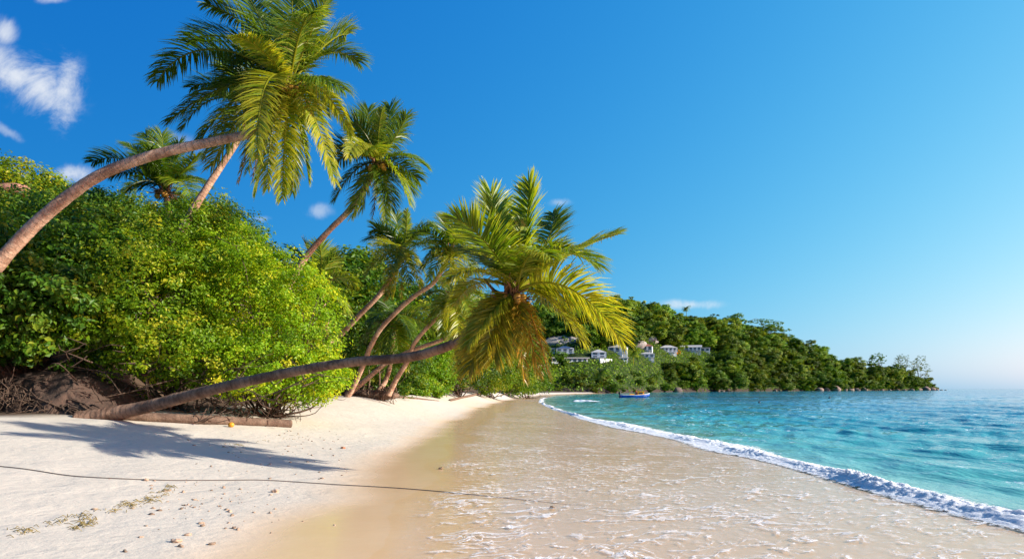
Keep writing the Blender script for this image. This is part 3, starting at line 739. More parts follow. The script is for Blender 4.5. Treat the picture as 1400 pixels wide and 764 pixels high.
palm('middle coconut palm leaning right with a shaggy yellow skirt of hanging fronds',
     [(430, 490, 27, 12), (462, 461, 27, 11), (490, 432, 26.5, 10), (520, 401, 26.2, 10), (540, 370, 26, 9), (550, 350, 26, 7)], (551, 345),
     [(502, 327, .3, .18, 'd', .35), (513, 307, .4, .10, 'd'), (541, 294, .2, .0, 'g', .15), (556, 287, -.2, .0, 'l', .08, .3), (592, 309, .2, .16, 'g', .3), (605, 336, .0, .2, 'd', .4), (501, 374, -.2, .25, 'v'), (516, 345, -.7, .25, 'y'), (528, 408, -.6, .2, 'o', .25, .5), (549, 408, -.2, .2, 'k', .2, .6), (538, 405, -.2, .2, 'y', .25, .5), (577, 398, -.6, .25, 'y', .3, .4), (582, 378, -.2, .3, 'y', .4, .4), (534, 374, -.9, .3, 'v'), (560, 385, -.8, .25, 'v'), (572, 318, .7, .1, 'g'), (525, 318, .6, .1, 'g')],
     26, nuts=4, wid=.72, extra=2, r_extra=1.4, seed=6, pairs=46, wl=.045)
palm('coconut palm with a long reddish S-curved trunk and small crown',
     [(472, 546, 27.5, 13), (482, 530, 27.3, 11), (497, 498, 27, 10), (506, 475, 26.5, 9.5), (520, 450, 26, 9), (542, 426, 25.5, 9), (566, 405, 25, 9), (592, 387, 24.5, 8.5), (608, 362, 24.2, 8), (615, 344, 24, 7)], (616, 341),
     [(594, 311, .2, .06, 'g', .25), (606, 298, .3, .0, 'g', .2), (628, 291, .3, .0, 'g', .2), (645, 300, .3, .06, 'g', .25), (580, 363, .2, .25, 'd', .4), (589, 382, -.5, .25, 'v'), (605, 393, -.2, .25, 'k', .2, .6), (626, 384, -.5, .25, 'y', .3), (658, 350, .2, .2, 'l'), (650, 375, -.1, .25, 'v'), (640, 320, -.6, .1, 'l'), (590, 340, -.4, .2, 'v'), (612, 385, -.7, .2, 'y')],
     24, nuts=3, wid=.72, extra=2, r_extra=1.4, seed=7, pairs=46, wl=.045)
palm('low shaded coconut palm crown in the middle of the leaning trunks',
     [(512, 541, 29.5, 12), (526, 522, 29.7, 10), (534, 497, 30, 9), (537, 470, 30, 8), (540, 444, 30, 7)], (540, 440),
     [(490, 432, .2, .2, 'g'), (497, 470, .0, .3, 'd'), (515, 497, -.5, .3, 'v', .3, .8), (543, 500, -.7, .3, 'g', .3, .8), (572, 492, -.5, .3, 'd', .3), (592, 452, .1, .25, 'g'), (583, 424, .3, .15, 'l'), (556, 412, .4, .05, 'g'), (520, 408, .4, .05, 'd'), (505, 445, -.7, .3, 'd'), (530, 480, -.9, .3, 'd'), (566, 465, -.9, .3, 'g'), (556, 505, -.3, .3, 'y', .3, .5)],
     30, nuts=3, wid=.75, seed=8, pairs=44, wl=.05)
palm('coconut palm with a pale kinked trunk and drooping crown left of the fallen palm crown',
     [(531, 540, 28.5, 12), (543, 516, 28.3, 10), (557, 494, 28, 9), (565, 472, 27.6, 8), (580, 452, 27.3, 8), (600, 432, 27, 7.5), (618, 412, 27, 6.5)], (620, 408),
     [(588, 440, -.2, .25, 'v'), (604, 458, -.5, .28, 'v', .3, .7), (626, 462, -.6, .28, 'y', .3, .7), (646, 434, -.4, .3, 'l', .4), (655, 402, .1, .2, 'l'), (588, 402, .2, .2, 'd'), (600, 382, .3, .1, 'g'), (640, 378, .3, .1, 'g'), (612, 445, -.8, .3, 'y'), (638, 452, .0, .25, 'd'), (597, 425, .4, .25, 'd')],
     27, nuts=3, wid=.66, seed=9, pairs=46, wl=.048)
palm('coconut palm with the lowest slanting trunk and yellow-brown fronds mostly hidden behind the fallen palm',
     [(474, 540, 28.5, 14), (500, 519, 28.5, 10), (527, 497, 28.5, 9), (560, 480, 28.5, 8), (600, 466, 28.5, 8), (640, 448, 28.5, 7)], (648, 442),
     [(610, 470, -.4, .25, 'v'), (630, 492, -.6, .28, 'o'), (655, 497, -.6, .28, 'v'), (680, 470, -.2, .25, 'v'), (690, 440, .2, .2, 'g'), (672, 412, .3, .1, 'g'), (640, 405, .3, .06, 'g'), (615, 425, .3, .15, 'd')],
     28.5, nuts=2, wid=.66, seed=10, pairs=42, wl=.048)
palm('small coconut palm crown just above the yellow-green bush with one arching frond',
     [(450, 470, 20.5, 13), (444, 430, 20.5, 12), (438, 396, 20.5, 10)], (437, 391),
     [(386, 352, .3, .2, 'd', .4), (398, 343, .4, .12, 'd'), (419, 336, .2, .02, 'l', .15), (437, 335, -.1, .0, 'l', .1), (462, 354, .2, .16, 'g', .3), (483, 386, .1, .25, 'v', .45), (473, 424, -.5, .28, 'l', .35), (458, 436, -.5, .25, 'd'), (405, 378, -.4, .3, 'v'), (415, 415, -.4, .3, 'd'), (450, 345, .6, .05, 'g')],
     20.5, nuts=2, wid=.66, seed=11, pairs=46, wl=.045)

# ------------------------------------------------------------------ earth bank, roots, logs, branches on the left
g = np.random.default_rng(33)
UXs, UVs = np.meshgrid(np.linspace(0, 1, 120), np.linspace(0, 1, 50), indexing='ij')
bx = -16 + UXs * 7.6; by = 14.25 + .9 * (1 - UXs) - .25 * np.sin(UXs * 9) 
bz0 = ground(bx, by)
top = 1.15 * np.clip((1 - UXs) * 3.2, 0, 1) ** .8 * (1 + .2 * np.sin(UXs * 17))
prof = UVs ** .8
V = np.stack([bx + .15 * fbm(np.stack([UXs * 30, UVs * 8, 0 * UXs], -1), 3, 91), by + UVs * 2.6 - .25 * np.sin(UVs * 3) + .25 * fbm(np.stack([UXs * 22, UVs * 7, 0 * UXs], -1), 4, 92),
              bz0 - .1 + top * np.sin(np.clip(UVs * 1.7, 0, 1) * np.pi / 2) + .16 * fbm(np.stack([UXs * 26, UVs * 9, 0 * UXs], -1), 4, 93) * np.clip(UVs * 4, 0, 1)], -1)
idx = np.arange(UXs.size).reshape(UXs.shape)
q = np.stack([idx[:-1, :-1], idx[1:, :-1], idx[1:, 1:], idx[:-1, 1:]], -1).reshape(-1, 4)
o = mk('earth_bank', V.reshape(-1, 3), [q], M['soil'])
tag(o, 'eroded brown earth bank below the dark shrub', kind='structure')
root = empty('root_mass', P(100, 572, 14.1), 'matted dark root mass of the fallen palm hanging from the earth bank', 'roots')
mb = MB()
for k in range(520):
    a = np.array([g.uniform(-14.2, -8.9), 0, 0]); a[1] = 14.35 + g.uniform(-.15, .9) + .12 * (-9 - a[0]) * .3
    t = np.clip((-8.7 - a[0]) / 3, 0.12, 1)
    a[2] = gz(a[0], a[1]) + g.uniform(.1, .95) * t
    e = a + np.array([g.normal() * .28 + .15, -g.uniform(.0, .35), -g.uniform(.1, .6)])
    e[2] = max(e[2], gz(e[0], e[1]) + .01)
    mb.tube(spline([a, (a + e) / 2 + g.normal(size=3) * .07, e], 5), np.linspace(.016, .005, 5) * g.uniform(.5, 1.3), 4)
mb.build('root_strands', M['wood'], root)
mb = MB()
for k in range(11):
    x_ = g.uniform(-13.5, -9.2); a = np.array([x_, 14.9, gz(x_, 14.9) + g.uniform(.25, .75) * np.clip((-9 - x_) / 2, .3, 1)])
    e = np.array([x_ + g.uniform(.3, 1.6), 14.15, 0]); e[2] = gz(e[0], e[1]) - .03
    m1 = a + (e - a) * .35 + [0, -.25, .1]; m2 = a + (e - a) * .7 + g.normal(size=3) * .12
    mb.tube(spline([a, m1, m2, e], 12), np.linspace(.035, .012, 12) * g.uniform(.6, 1.2), 6)
mb.build('thick_roots', M['wood'], root)
mb = MB()
for k in range(190):
    px, py = g.uniform(-30, 420), 0
    py = g.uniform(470, 545) if px < 200 else g.uniform(505, 562)
    d = g.uniform(14.8, 16.8)
    a = P(px, py, d); a[2] = max(a[2], gz(a[0], a[1]) + .02)
    e = a + np.array([g.normal() * .7, g.normal() * .3, g.uniform(-.25, .55)])
    e[2] = max(e[2], gz(e[0], e[1]) + .01)
    mb.tube(spline([a, (a + e) / 2 + g.normal(size=3) * .15, e], 7), np.linspace(.016, .005, 7) * g.uniform(.4, 1.4), 4)
o = mb.build('dead_twigs', M['wood'], None)
tag(o, 'tangle of bare brown twigs under the shrubs', kind='stuff')
# logs
def log(label, pts, rad, mt, name='log'):
    root = np.array(pts[0])
    o = trunk_mesh(pts, rad, None, mt, name, 14)
    return tag(o, label, 'log')
def onz(px, py, d, r):
    q_ = P(px, py, d); return np.array([q_[0], q_[1], gz(q_[0], q_[1]) + r])
log('long brown log lying under the fallen palm trunk with its sawn end on the sand',
    [on_ground(150, 573) + [0, 0, .08], on_ground(250, 578) + [0, 0, .08], on_ground(330, 581) + [0, 0, .08], on_ground(397, 584) + [0, 0, .08]], [.10, .11, .10, .10], 'driftwood')
log('straight dark log on the white sand near the far shrubs', [on_ground(615, 548) + [0, 0, .03], on_ground(636, 543.2) + [0, 0, .05], on_ground(656, 539) + [0, 0, .08]], [.09, .10, .11], 'driftwood')
log('thin grey log half buried beside the leaning palm roots', [on_ground(536, 543) + [0, 0, .02], on_ground(566, 545) + [0, 0, .02], on_ground(600, 548) + [0, 0, .0]], [.08, .07, .03], 'driftwood')
mb = MB(); g = np.random.default_rng(44)
b0 = on_ground(345, 575)
for k in range(20):
    a = b0 + np.array([g.uniform(-2.0, .25), g.uniform(-.1, .4), 0]); a[2] = gz(a[0], a[1]) + .03
    e = a + np.array([g.normal() * .55 + .25, g.normal() * .25, g.uniform(.1, .62)])
    C = spline([a, (a + e) / 2 + g.normal(size=3) * .1, e], 8)
    mb.tube(C, np.linspace(.022, .006, 8) * g.uniform(.6, 1.3), 5)
    for _ in range(2):
        i = g.integers(2, 7); f2 = C[i] + g.normal(size=3) * .22
        mb.tube(np.stack([C[i], (C[i] + f2) / 2 + g.normal(size=3) * .03, f2]), [.010, .008, .004], 4)
o = mb.build('dead_branches', M['wood'], None)
tag(o, 'dead bare branches propped on the brown log below the fallen palm', 'branch')
mb = MB()
a = on_ground(262, 579); 
for s in range(7):
    e = a + np.array([.5 + g.normal() * .25, g.normal() * .1, .08 + .25 * g.random()])
    mb.tube(spline([a + g.normal(size=3) * .02, (a + e) / 2 + g.normal(size=3) * .06, e], 7), np.linspace(.017, .006, 7), 5)
o = mb.build('driftwood_branch', M['driftwood'], None); tag(o, 'pale forked driftwood stick in front of the brown log', 'driftwood')
# exposed roots below the leaning palms
g = np.random.default_rng(55)
root = empty('root_mass', onz(500, 540, 28.6, 0), 'exposed brown root mound at the foot of the leaning palms', 'roots')
c = onz(503, 539, 29.3, .08)
V = ICO4 * np.array([1.3, .5, .26]); V = V * (1 + .35 * fbm(ICO4 * 2.6, 4, 95))[:, None] + c
mk('mound', V, [ICOF4], M['driftwood'], root, {'tint': np.zeros(len(V))})
mb = MB()
for k in range(110):
    a = c + np.array([g.uniform(-1.1, 1.25), g.uniform(-.5, .1), g.uniform(.0, .42)])
    e = a + np.array([g.normal() * .2, -g.uniform(.02, .3), -g.uniform(.15, .6)]); e[2] = max(e[2], gz(e[0], e[1]))
    mb.tube(spline([a, (a + e) / 2 + g.normal(size=3) * .05, e], 5), np.linspace(.026, .008, 5), 4)
mb.build('root_strands', M['driftwood'], root)
for px, top, lbl in ((489, 500, 'thin bare dead stem left of the root mound'), (503, 505, 'short bare dead stem above the root mound'), (517, 502, 'thin pale dead stem behind the right palm trunk')):
    b = onz(px, 535, 31, 0); e = P(px + 1.5, top, 31)
    mb = MB(); mb.tube(spline([b, (b + e) / 2 + [.04, 0, 0], e], 10), np.linspace(.055, .03, 10), 7)
    mb.tube(spline([b + (e - b) * .7, b + (e - b) * .8 + [.1, 0, .05], e + [.25, 0, -.1]], 6), np.linspace(.025, .01, 6), 5)
    tag(mb.build('dead_tree', M['driftwood'], None), lbl, 'dead tree')
# yellow coconut on the sand
q_ = on_ground(316, 584)
root = tag(mk('coconut', ICO3 * np.array([.066, .062, .058]) + q_ + [0, 0, .05], [ICOF3], M['coconut']), 'single yellow coconut lying in front of the brown log', 'coconut')
root.color = (1.3, 1.15, .5, 1)

# rope across the sand
rp = [(-420, 600), (-240, 611), (-60, 628), (0, 638), (60, 646), (140, 654), (220, 657), (300, 657), (360, 657), (430, 661), (500, 665), (560, 669), (640, 676), (720, 684), (800, 692), (860, 698)]
pts = np.array([on_ground(*a) for a in rp])
C = spline(pts, 260); C[:, 2] = ground(C[:, 0], C[:, 1]) + .008 - .012 * np.clip((np.arange(260) - 205) / 40, 0, 1)
mb = MB(); mb.tube(C, np.full(260, .006), 6)
tag(mb.build('rope', M['rope'], None), 'thin dark mooring rope lying across the sand into the shallow water', 'rope')

# coral bits, stones, seaweed
g = np.random.default_rng(66)
big = [(376, 673, .05, 'pinkish coral lump beside the rope on the dry sand'), (199, 657, .035, 'small brown coral lump on the rope at the left'), (469, 613, .05, 'reddish dead leaf-like coral bit on the damp sand edge'), (603, 641, .04, 'small dark stone on the smooth wet sand'), (241, 741, .04, 'grey coral lump near the bottom left'), (755, 695, .035, 'dark stone under the foamy water sheet')]
for k, (px, py, r, lb) in enumerate(big):
    q_ = on_ground(px, py)
    r *= .7; V = ICO3 * np.array([1.25, .9, .7]) * r * (1 + .95 * fbm(ICO3 * 2.6 + k * 7, 4, 96))[:, None]
    o = mk('coral_lump' if 'coral' in lb else 'stone', V + q_ + [0, 0, r * .45], [ICOF3], M['coral']); tag(o, lb, 'coral' if 'coral' in lb else 'stone')
    o.color = (.45, .38, .3, 1) if 'dark' in lb else ((.9, .5, .35, 1) if 'red' in lb else (.95, .8, .7, 1))
proto = []
for k in range(4):
    V = ICO2 * np.array([1.2, .85, .6]) * (1 + 1.0 * fbm(ICO2 * 2.4 + k * 5, 3, 97))[:, None]
    o = mk('coral_fragment', V, [ICOF2], M['coral']); proto.append(o)
spots = []
for k in range(230):
    r_ = g.random()
    if r_ < .5: px, py = g.normal(285, 55), g.normal(690, 22)
    elif r_ < .8: px, py = g.normal(390, 60), g.normal(628, 20)
    else: px, py = g.normal(440, 60), g.normal(600, 14)
    if py > 762 or py < 582 or px < 3 or px > 500: continue
    spots.append((px, py))
for k, (px, py) in enumerate(spots):
    q_ = on_ground(px, py); s_ = .006 + .016 * g.random() ** 2.2
    o = proto[k] if k < 4 else copy(proto[k % 4], (0, 0, 0))
    o.location = q_ + np.array([0, 0, s_ * .3]); o.rotation_euler = (0, 0, g.uniform(0, 6)); o.scale = (s_,) * 3
    near = py > 650
    tag(o, 'tiny coral fragment in the scatter in front of the rope' if near else 'tiny coral fragment in the scatter behind the rope near the palm shadow', 'coral', 'coral fragments in front of the rope' if near else 'coral fragments behind the rope')
    o.color = (*((np.array([.8, .7, .62]) * g.uniform(.45, 1.2))), 1)
mb = MB()
for (x0_, y0_, x1_, y1_, n_) in ((20, 735, 80, 715, 12), (60, 718, 130, 702, 26), (100, 722, 128, 708, 46), (150, 700, 200, 684, 34), (200, 684, 242, 664, 40), (170, 692, 215, 684, 20), (5, 725, 60, 722, 10), (300, 612, 420, 596, 30)):
    for k in range(n_):
        t = g.random(); a = on_ground(x0_ + (x1_ - x0_) * t + g.normal() * 5, y0_ + (y1_ - y0_) * t + g.normal() * 2.2)
        e = a + np.array([g.normal() * .05, g.normal() * .05, 0]); mid = (a + e) / 2 + np.array([0, 0, .014 + .01 * g.random()])
        a[2] += .002; e[2] = gz(e[0], e[1]) + .002
        mb.tube(np.stack([a, mid, e]), [.0025, .0035, .002], 3)
tag(mb.build('seaweed', M['weed'], None), 'broken line of dried olive seaweed on the dry sand', kind='stuff')

# ------------------------------------------------------------------ headland
hp = np.array([300, 500, 600, 650, 700, 740, 800, 840, 880, 920, 960, 1000, 1050, 1080, 1120, 1170, 1200, 1250, 1268, 1282])
hy = np.array([465, 460, 455, 448, 440, 432, 428, 427, 431, 441, 448, 454, 462, 476, 488, 503, 509, 514, 521, 529.5])     # ground crest
hd = np.array([380, 390, 395, 400, 405, 410, 415, 420, 425, 430, 445, 460, 480, 490, 505, 535, 550, 585, 596, 606])     # distance of the crest
hs = np.array([205, 205, 205, 205, 205, 200, 203, 215, 262, 298, 322, 350, 388, 412, 440, 485, 515, 565, 582, 598])     # distance of the shore
def head(px, t):
    d0 = np.interp(px, hp, hs); d1 = np.interp(px, hp, hd); top = H + (HOR - np.interp(px, hp, hy)) / F * d1
    d = d0 + (d1 - d0) * t
    prof = np.where(t < 1, np.clip(t, 0, 1) ** .85 * (1 + .10 * np.sin(t * 9 + px * .02) * (1 - np.clip(t, 0, 1))), np.clip(1 - (t - 1) * 1.2, -.1, 1))
    z = top * prof + 2.2 * fbm(np.stack([px * .03, t * 6, 0 * t], -1), 3, 101) * np.clip(t * 6, 0, 1) * np.clip(top / 40, 0, 1)
    z = np.maximum(z, 1.4 * np.clip(t * 40, 0, 1) - .3)
    x = (px - 700) / F * d
    return x, d, z
PXg, Tg = np.meshgrid(np.linspace(300, 1284, 330), np.concatenate([[-.03], np.linspace(0, 1.9, 90)]), indexing='ij')
hx, hyy, hz = head(PXg, Tg); hz = np.where(Tg < 0, -2, hz); hz = np.where(Tg > 1.85, -2, hz)
idx = np.arange(PXg.size).reshape(PXg.shape)
q = np.stack([idx[:-1, :-1], idx[1:, :-1], idx[1:, 1:], idx[:-1, 1:]], -1).reshape(-1, 4)
m, nt, out = mat('headland_ground')
geo = N(nt, 'ShaderNodeNewGeometry'); pos = geo.outputs['Position']
c = mixc(nt, smooth(nt, noise(nt, pos, .22, 5, .65), .38, .66), (.022, .042, .012), (.06, .085, .022))
zc = N(nt, 'ShaderNodeSeparateXYZ'); L(nt, pos, zc.inputs[0])
c = mixc(nt, smooth(nt, zc.outputs[2], 2.4, 1.0), c, (.06, .048, .042))
p = N(nt, 'ShaderNodeBsdfPrincipled'); p.inputs['Roughness'].default_value = .95; p.inputs['Specular IOR Level'].default_value = .05
L(nt, c, p.inputs['Base Color']); L(nt, bump(nt, noise(nt, pos, .6, 5, .7), 1, 1.2), p.inputs['Normal']); L(nt, p.outputs[0], out.inputs[0])
hl = mk('headland', np.stack([hx, hyy, hz], -1).reshape(-1, 3), [q], m)
tag(hl, 'wooded headland sloping down to the sea across the bay', kind='structure')
def hpt(px, t):
    a, b, c = head(np.array([float(px)]), np.array([float(t)])); return np.array([a[0], b[0], c[0]])
def hfind(px, py):
    """place on the headland seen at a pixel"""
    t = np.linspace(.0, 1.0, 400)
    x, d, z = head(np.full(400, float(px)), t)
    yy = HOR - (z - H) / d * F
    k = int(np.argmax(yy <= py)) if (yy <= py).any() else 399
    return np.array([x[k], d[k], z[k]]), float(t[k])

# houses (px left, px right, py top, py base, roof kind)
HOUSES = [
 (760, 785, 472.5, 484, 'hip', 'white bungalow with a low grey hipped roof, left of the houses on the slope'),
 (746, 759, 474, 483, 'flat', 'small pale flat-roofed house half hidden by the hanging brown frond'),
 (752, 806, 488, 495.5, 'long', 'long low white terrace building below the left bungalow'),
 (808, 829, 477.5, 490, 'two', 'two-storey white house left of the large terrace house'),
 (831, 858, 470.5, 483, 'hip', 'large white house on stilts with a wide veranda behind the yellow frond tip'),
 (846, 859, 487.5, 493, 'flat', 'small white outbuilding below the house on stilts'),
 (878, 892, 469.5, 480, 'red', 'small white house with a reddish roof and balcony, highest on the slope'),
 (874, 895, 481, 489, 'hip', 'open pavilion with a pale roof below the red-roofed house'),
 (902, 926, 471.5, 482, 'hip', 'white house with grey hipped roof above the orange bush'),
 (930, 959, 471.5, 480.5, 'gable', 'long white house with a pale gable roof at the right of the row'),
 (957, 971, 473.5, 480.5, 'flat', 'rightmost small cream house partly behind trees'),
]
hz_clear = []
for (xa, xb, ya, yb, kind, lb) in HOUSES:
    pm = (xa + xb) / 2; q_, t = hfind(pm, yb); d = q_[1]; s = d / F
    W = (xb - xa) * s; Hh = (yb - ya) * s; dep = max(4.5, W * .45)
    hz_clear.append((pm, t, (xb - xa) / 2))
    rz = R(g.uniform(-12, 12)) - math.atan2(q_[0], q_[1])
    root = empty('house', q_, lb, 'house', 'white houses on the headland slope')
    co, si = math.cos(rz), math.sin(rz)
    def loc(x, y, z): return q_ + np.array([x * co - y * si, x * si + y * co, z])
    wallh = Hh * (.66 if kind != 'long' else .72)
    base = -2.0
    mb = MB(); mb.box(loc(0, dep / 2, (wallh + base) / 2), (W * .92, dep, wallh - base), rz); mb.build('wall', M['white_wall'], root, False)
    mb = MB(); ov = .5
    w2, d2 = W * .5 + .1, dep / 2 + ov
    if kind in ('hip', 'red', 'two'):
        rh = Hh - wallh; r_ = max(W * .5 - d2, .4) * .8
        v = [loc(-w2, -ov, wallh), loc(w2, -ov, wallh), loc(w2, dep + ov, wallh), loc(-w2, dep + ov, wallh), loc(-r_, dep / 2, wallh + rh), loc(r_, dep / 2, wallh + rh)]
        mb.add(v, [np.array([[0, 1, 5, 4], [2, 3, 4, 5], [3, 2, 1, 0]]), np.array([[1, 2, 5], [3, 0, 4]])])
    elif kind == 'gable':
        rh = Hh - wallh
        v = [loc(-w2, -ov, wallh), loc(w2, -ov, wallh), loc(w2, dep + ov, wallh), loc(-w2, dep + ov, wallh), loc(-w2, dep / 2, wallh + rh), loc(w2, dep / 2, wallh + rh)]
        mb.add(v, [np.array([[0, 1, 5, 4], [2, 3, 4, 5], [3, 2, 1, 0]]), np.array([[1, 2, 5], [3, 0, 4]])])
    else:
        mb.box(loc(0, dep / 2, wallh + .18), (w2 * 2, dep + 2 * ov, .36), rz)
    mb.build('roof', M['roof_red' if kind == 'red' else 'roof_grey'], root, False)
    nwin = max(2, int(W / 2.0)); 
    rows = 2 if kind == 'two' else 1
    for rw in range(rows):
        for k in range(nwin):
            x = -W * .46 + W * .92 * (k + .5) / nwin
            zc_ = wallh * (.58 if rows == 1 else (.28, .74)[rw]); wh = min(1.5, wallh * .5 / rows * 1.2)
            mb = MB(); mb.box(loc(x, -.02, zc_), (W * .92 / nwin * .58, .08, wh), rz); mb.build('window', M['dark_glass'], root, False)
    if kind in ('hip', 'gable', 'red', 'two'):      # veranda: slab, posts and rail
        mb = MB(); mb.box(loc(0, -.95, wallh * .12), (W * .96, 1.7, .22), rz)
        for k in range(nwin + 1):
            x = -W * .46 + W * .92 * k / nwin
            mb.box(loc(x, -1.72, wallh * .5), (.16, .16, wallh * .98), rz); 
        mb.box(loc(0, -1.72, wallh * .12 + .95), (W * .94, .09, .12), rz); mb.box(loc(0, -1.72, wallh * .12 + .5), (W * .94, .05, .06), rz)
        mb.box(loc(0, -.9, wallh * .5 - wallh * .9), (W * .5, 1.2, wallh * .9), rz)
        mb.build('veranda', M['white_wall'], root, False)
# pale terrace wall below the two-storey house
qa, _ = hfind(820, 496); qb, _ = hfind(836, 493)
mb = MB(); mb.box((qa + qb) / 2 + [0, 0, .2], (np.linalg.norm(qb - qa), .5, 1.8), math.atan2(qb[1] - qa[1], qb[0] - qa[0]))
tag(mb.build('retaining_wall', M['white_wall'], None, False), 'white retaining wall below the two-storey house', 'wall')

# trees of the headland: a few shared crown meshes, many individuals
def tree_proto(seed, kind):
    g2 = np.random.default_rng(seed)
    if kind == 'round':
        lobes = [[0, 0, 3.6, 2.8, 2.8, 2.3]] + [[g2.normal() * 1.9, g2.normal() * 1.9, 3.4 + g2.normal() * 1.0, 1.7, 1.7, 1.4] for _ in range(6)]
        V, q, tn, cc = foliage(lobes, 7000, .44, cl=.80, per=60, seed=seed, ragged=.08, up=.3, outw=1.6)
    elif kind == 'open':
        lobes = [[g2.normal() * 2.0, g2.normal() * 2.0, 4.2 + g2.normal() * 1.3, 1.5, 1.5, .9] for _ in range(9)]
        V, q, tn, cc = foliage(lobes, 4500, .42, cl=.7, per=50, seed=seed, ragged=.14, up=.4, outw=1.4)
    elif kind == 'bare':
        lobes = [[g2.normal() * 1.5, g2.normal() * 1.5, 5.5 + g2.normal() * 2.0, 1.0, 1.0, 1.2] for _ in range(9)]
        V, q, tn, cc = foliage(lobes, 1100, .42, cl=.6, per=20, seed=seed, ragged=.35, up=.2)
    mb = MB()
    mb.tube(np.array([[0, 0, -2.5], [.1, 0, 1], [0, .1, 3.2]]), [.32, .25, .14], 6, a=0)
    for t in cc[:12]:
        b = np.array([0, 0, 1.2 + g2.random() * 1.5]); mb.tube(spline([b, (b + t) / 2 + [0, 0, .3], t], 5), np.linspace(.14, .04, 5), 4, a=0)
    return V, q, tn, mb
def tree_obj(name, seed, kind, mt='forest'):
    V, q, tn, mb = tree_proto(seed, kind)
    nv = sum(len(v) for v in mb.V)
    mb.add(V, [q], tn)
    o = mb.build(name, M[mt], None, False)
    o.data.materials.append(M['wood'])
    nleaf = len(q)
    return o
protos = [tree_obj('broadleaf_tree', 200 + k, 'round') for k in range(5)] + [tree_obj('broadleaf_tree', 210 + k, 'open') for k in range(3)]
used = [False] * len(protos)
g = np.random.default_rng(77)
cand = []
rows_t = [.004, .05, .105, .165, .235, .31, .39, .475, .565, .66, .755, .85, .935, 1.0]
for ri, t in enumerate(rows_t):
    step = np.interp(t, [0, .3, 1], [25, 25, 26])
    px = 690 + g.uniform(0, step)
    while px < 1276:
        cand.append((px + g.normal() * 3, np.clip(t + g.normal() * .012, .002, 1.02))); px += step * g.uniform(.85, 1.15) * np.interp(px, [700, 1000, 1270], [1, .95, .95])
cnt = 0
for px, t in cand:
    a = hpt(px, t); top_here = H + (HOR - np.interp(px, hp, hy)) / F * np.interp(px, hp, hd)
    skip = False
    for (hpx, ht, hw) in hz_clear:
        if abs(px - hpx) < hw + 9 and ht - .13 < t < ht + .04: skip = True
    rowgap = top_here < 22 and int(t * 1000) % 2 == 0
    if skip or (rowgap and t > .1): continue
    low = False
    s_ = np.interp(t, [0, .2, .6, 1], [1.5, 1.5, 1.5, 1.35]) * g.uniform(.75, 1.3)
    for (hpx, ht, hw) in hz_clear:      # only low growth right below a house
        if abs(px - hpx) < hw + 10 and ht - .42 < t <= ht - .13: s_ *= .55
    if px > 1180: s_ *= .8
    if px > 1255: s_ *= .6
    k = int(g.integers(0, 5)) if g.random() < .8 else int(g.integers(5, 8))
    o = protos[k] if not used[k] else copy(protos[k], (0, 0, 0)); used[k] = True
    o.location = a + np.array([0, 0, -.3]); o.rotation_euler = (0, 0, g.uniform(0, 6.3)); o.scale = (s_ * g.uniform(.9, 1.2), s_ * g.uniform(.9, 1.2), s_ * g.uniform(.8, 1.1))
    v = g.uniform(.6, 1.4) * np.interp(t, [0, .25, .6, 1], [.55, .64, .85, 1.0]); o.color = (v * g.uniform(.85, 1.25), v, v * g.uniform(.7, 1.1), 1)  # shade of the lower slope painted in: crown colours darken towards the waterline
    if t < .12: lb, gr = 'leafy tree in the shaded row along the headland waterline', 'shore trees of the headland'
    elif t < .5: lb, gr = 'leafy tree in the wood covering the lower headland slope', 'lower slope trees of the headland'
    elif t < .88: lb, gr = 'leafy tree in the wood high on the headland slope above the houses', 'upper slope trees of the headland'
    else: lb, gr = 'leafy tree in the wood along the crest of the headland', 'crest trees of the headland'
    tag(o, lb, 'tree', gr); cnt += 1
print('headland trees', cnt)
# undergrowth between them
n_ = 46000
gp = g.uniform(640, 1278, n_); gt = g.uniform(0.0, 1.05, n_) ** 1.0
ax_, ay_, az_ = head(gp, gt)
ok = np.ones(n_, bool)
for (hpx, ht, hw) in hz_clear: ok &= ~((abs(gp - hpx) < hw + 1) & (gt > ht - .02) & (gt < ht + .05))
c = np.stack([ax_, ay_, az_ + g.uniform(0, 1.3, n_)], 1)[ok]; n_ = len(c)
nn = nrm(g.normal(size=(n_, 3)) * .7 + np.array([.2, -.2, .9])); t_ = nrm(np.cross(nn, g.normal(size=(n_, 3))))
l = g.uniform(.5, 1.2, n_); V, q = leaves(c, nn, t_, l, l * .7)
o = mk('undergrowth', V, [q], M['forest'], None, {'tint': np.repeat(np.clip(g.normal(.45, .2, n_), 0, 1), 4)}, False)
tag(o, 'low scrub covering the ground between the headland trees', kind='stuff')

# distinctive skyline trees of the headland
def special(px, py, name, lobes, n, leaf, label, mt='forest', color=(1, 1, 1), seed=0, d=None, r0=.25, cl=.8, ragged=.2, k=14):
    q_ = hpt(px, 1.0) if d is None else P(px, py, d)
    q_[2] = hpt(px, 1.0)[2] - .5
    return bush(name, label, 'tree', lobes, n, leaf, seed, mt, color, None, q_, None, r0, k, cl=cl, ragged=ragged, per=24)
special(1005, 440, 'round_headed_tree', [lobe(1005, 434, 458, 8, 4), lobe(1002, 438, 458, 7, 3), lobe(1009, 431, 458, 5, 2.5)], 3600, .5, 'small round-headed tree standing proud on the headland skyline', color=(.8, .95, 1.1), seed=301)
special(1052, 452, 'umbrella_tree', [lobe(1040, 439, 470, 16, 2.2), lobe(1056, 442, 470, 15, 2.2), lobe(1068, 451, 472, 11, 2), lobe(1075, 459, 474, 9, 2), lobe(1050, 447, 470, 18, 2)], 7500, .45, 'wide flat-topped umbrella-shaped tree on the headland skyline', color=(.9, 1.0, 1.0), seed=302, cl=.6, k=12, ragged=.08)
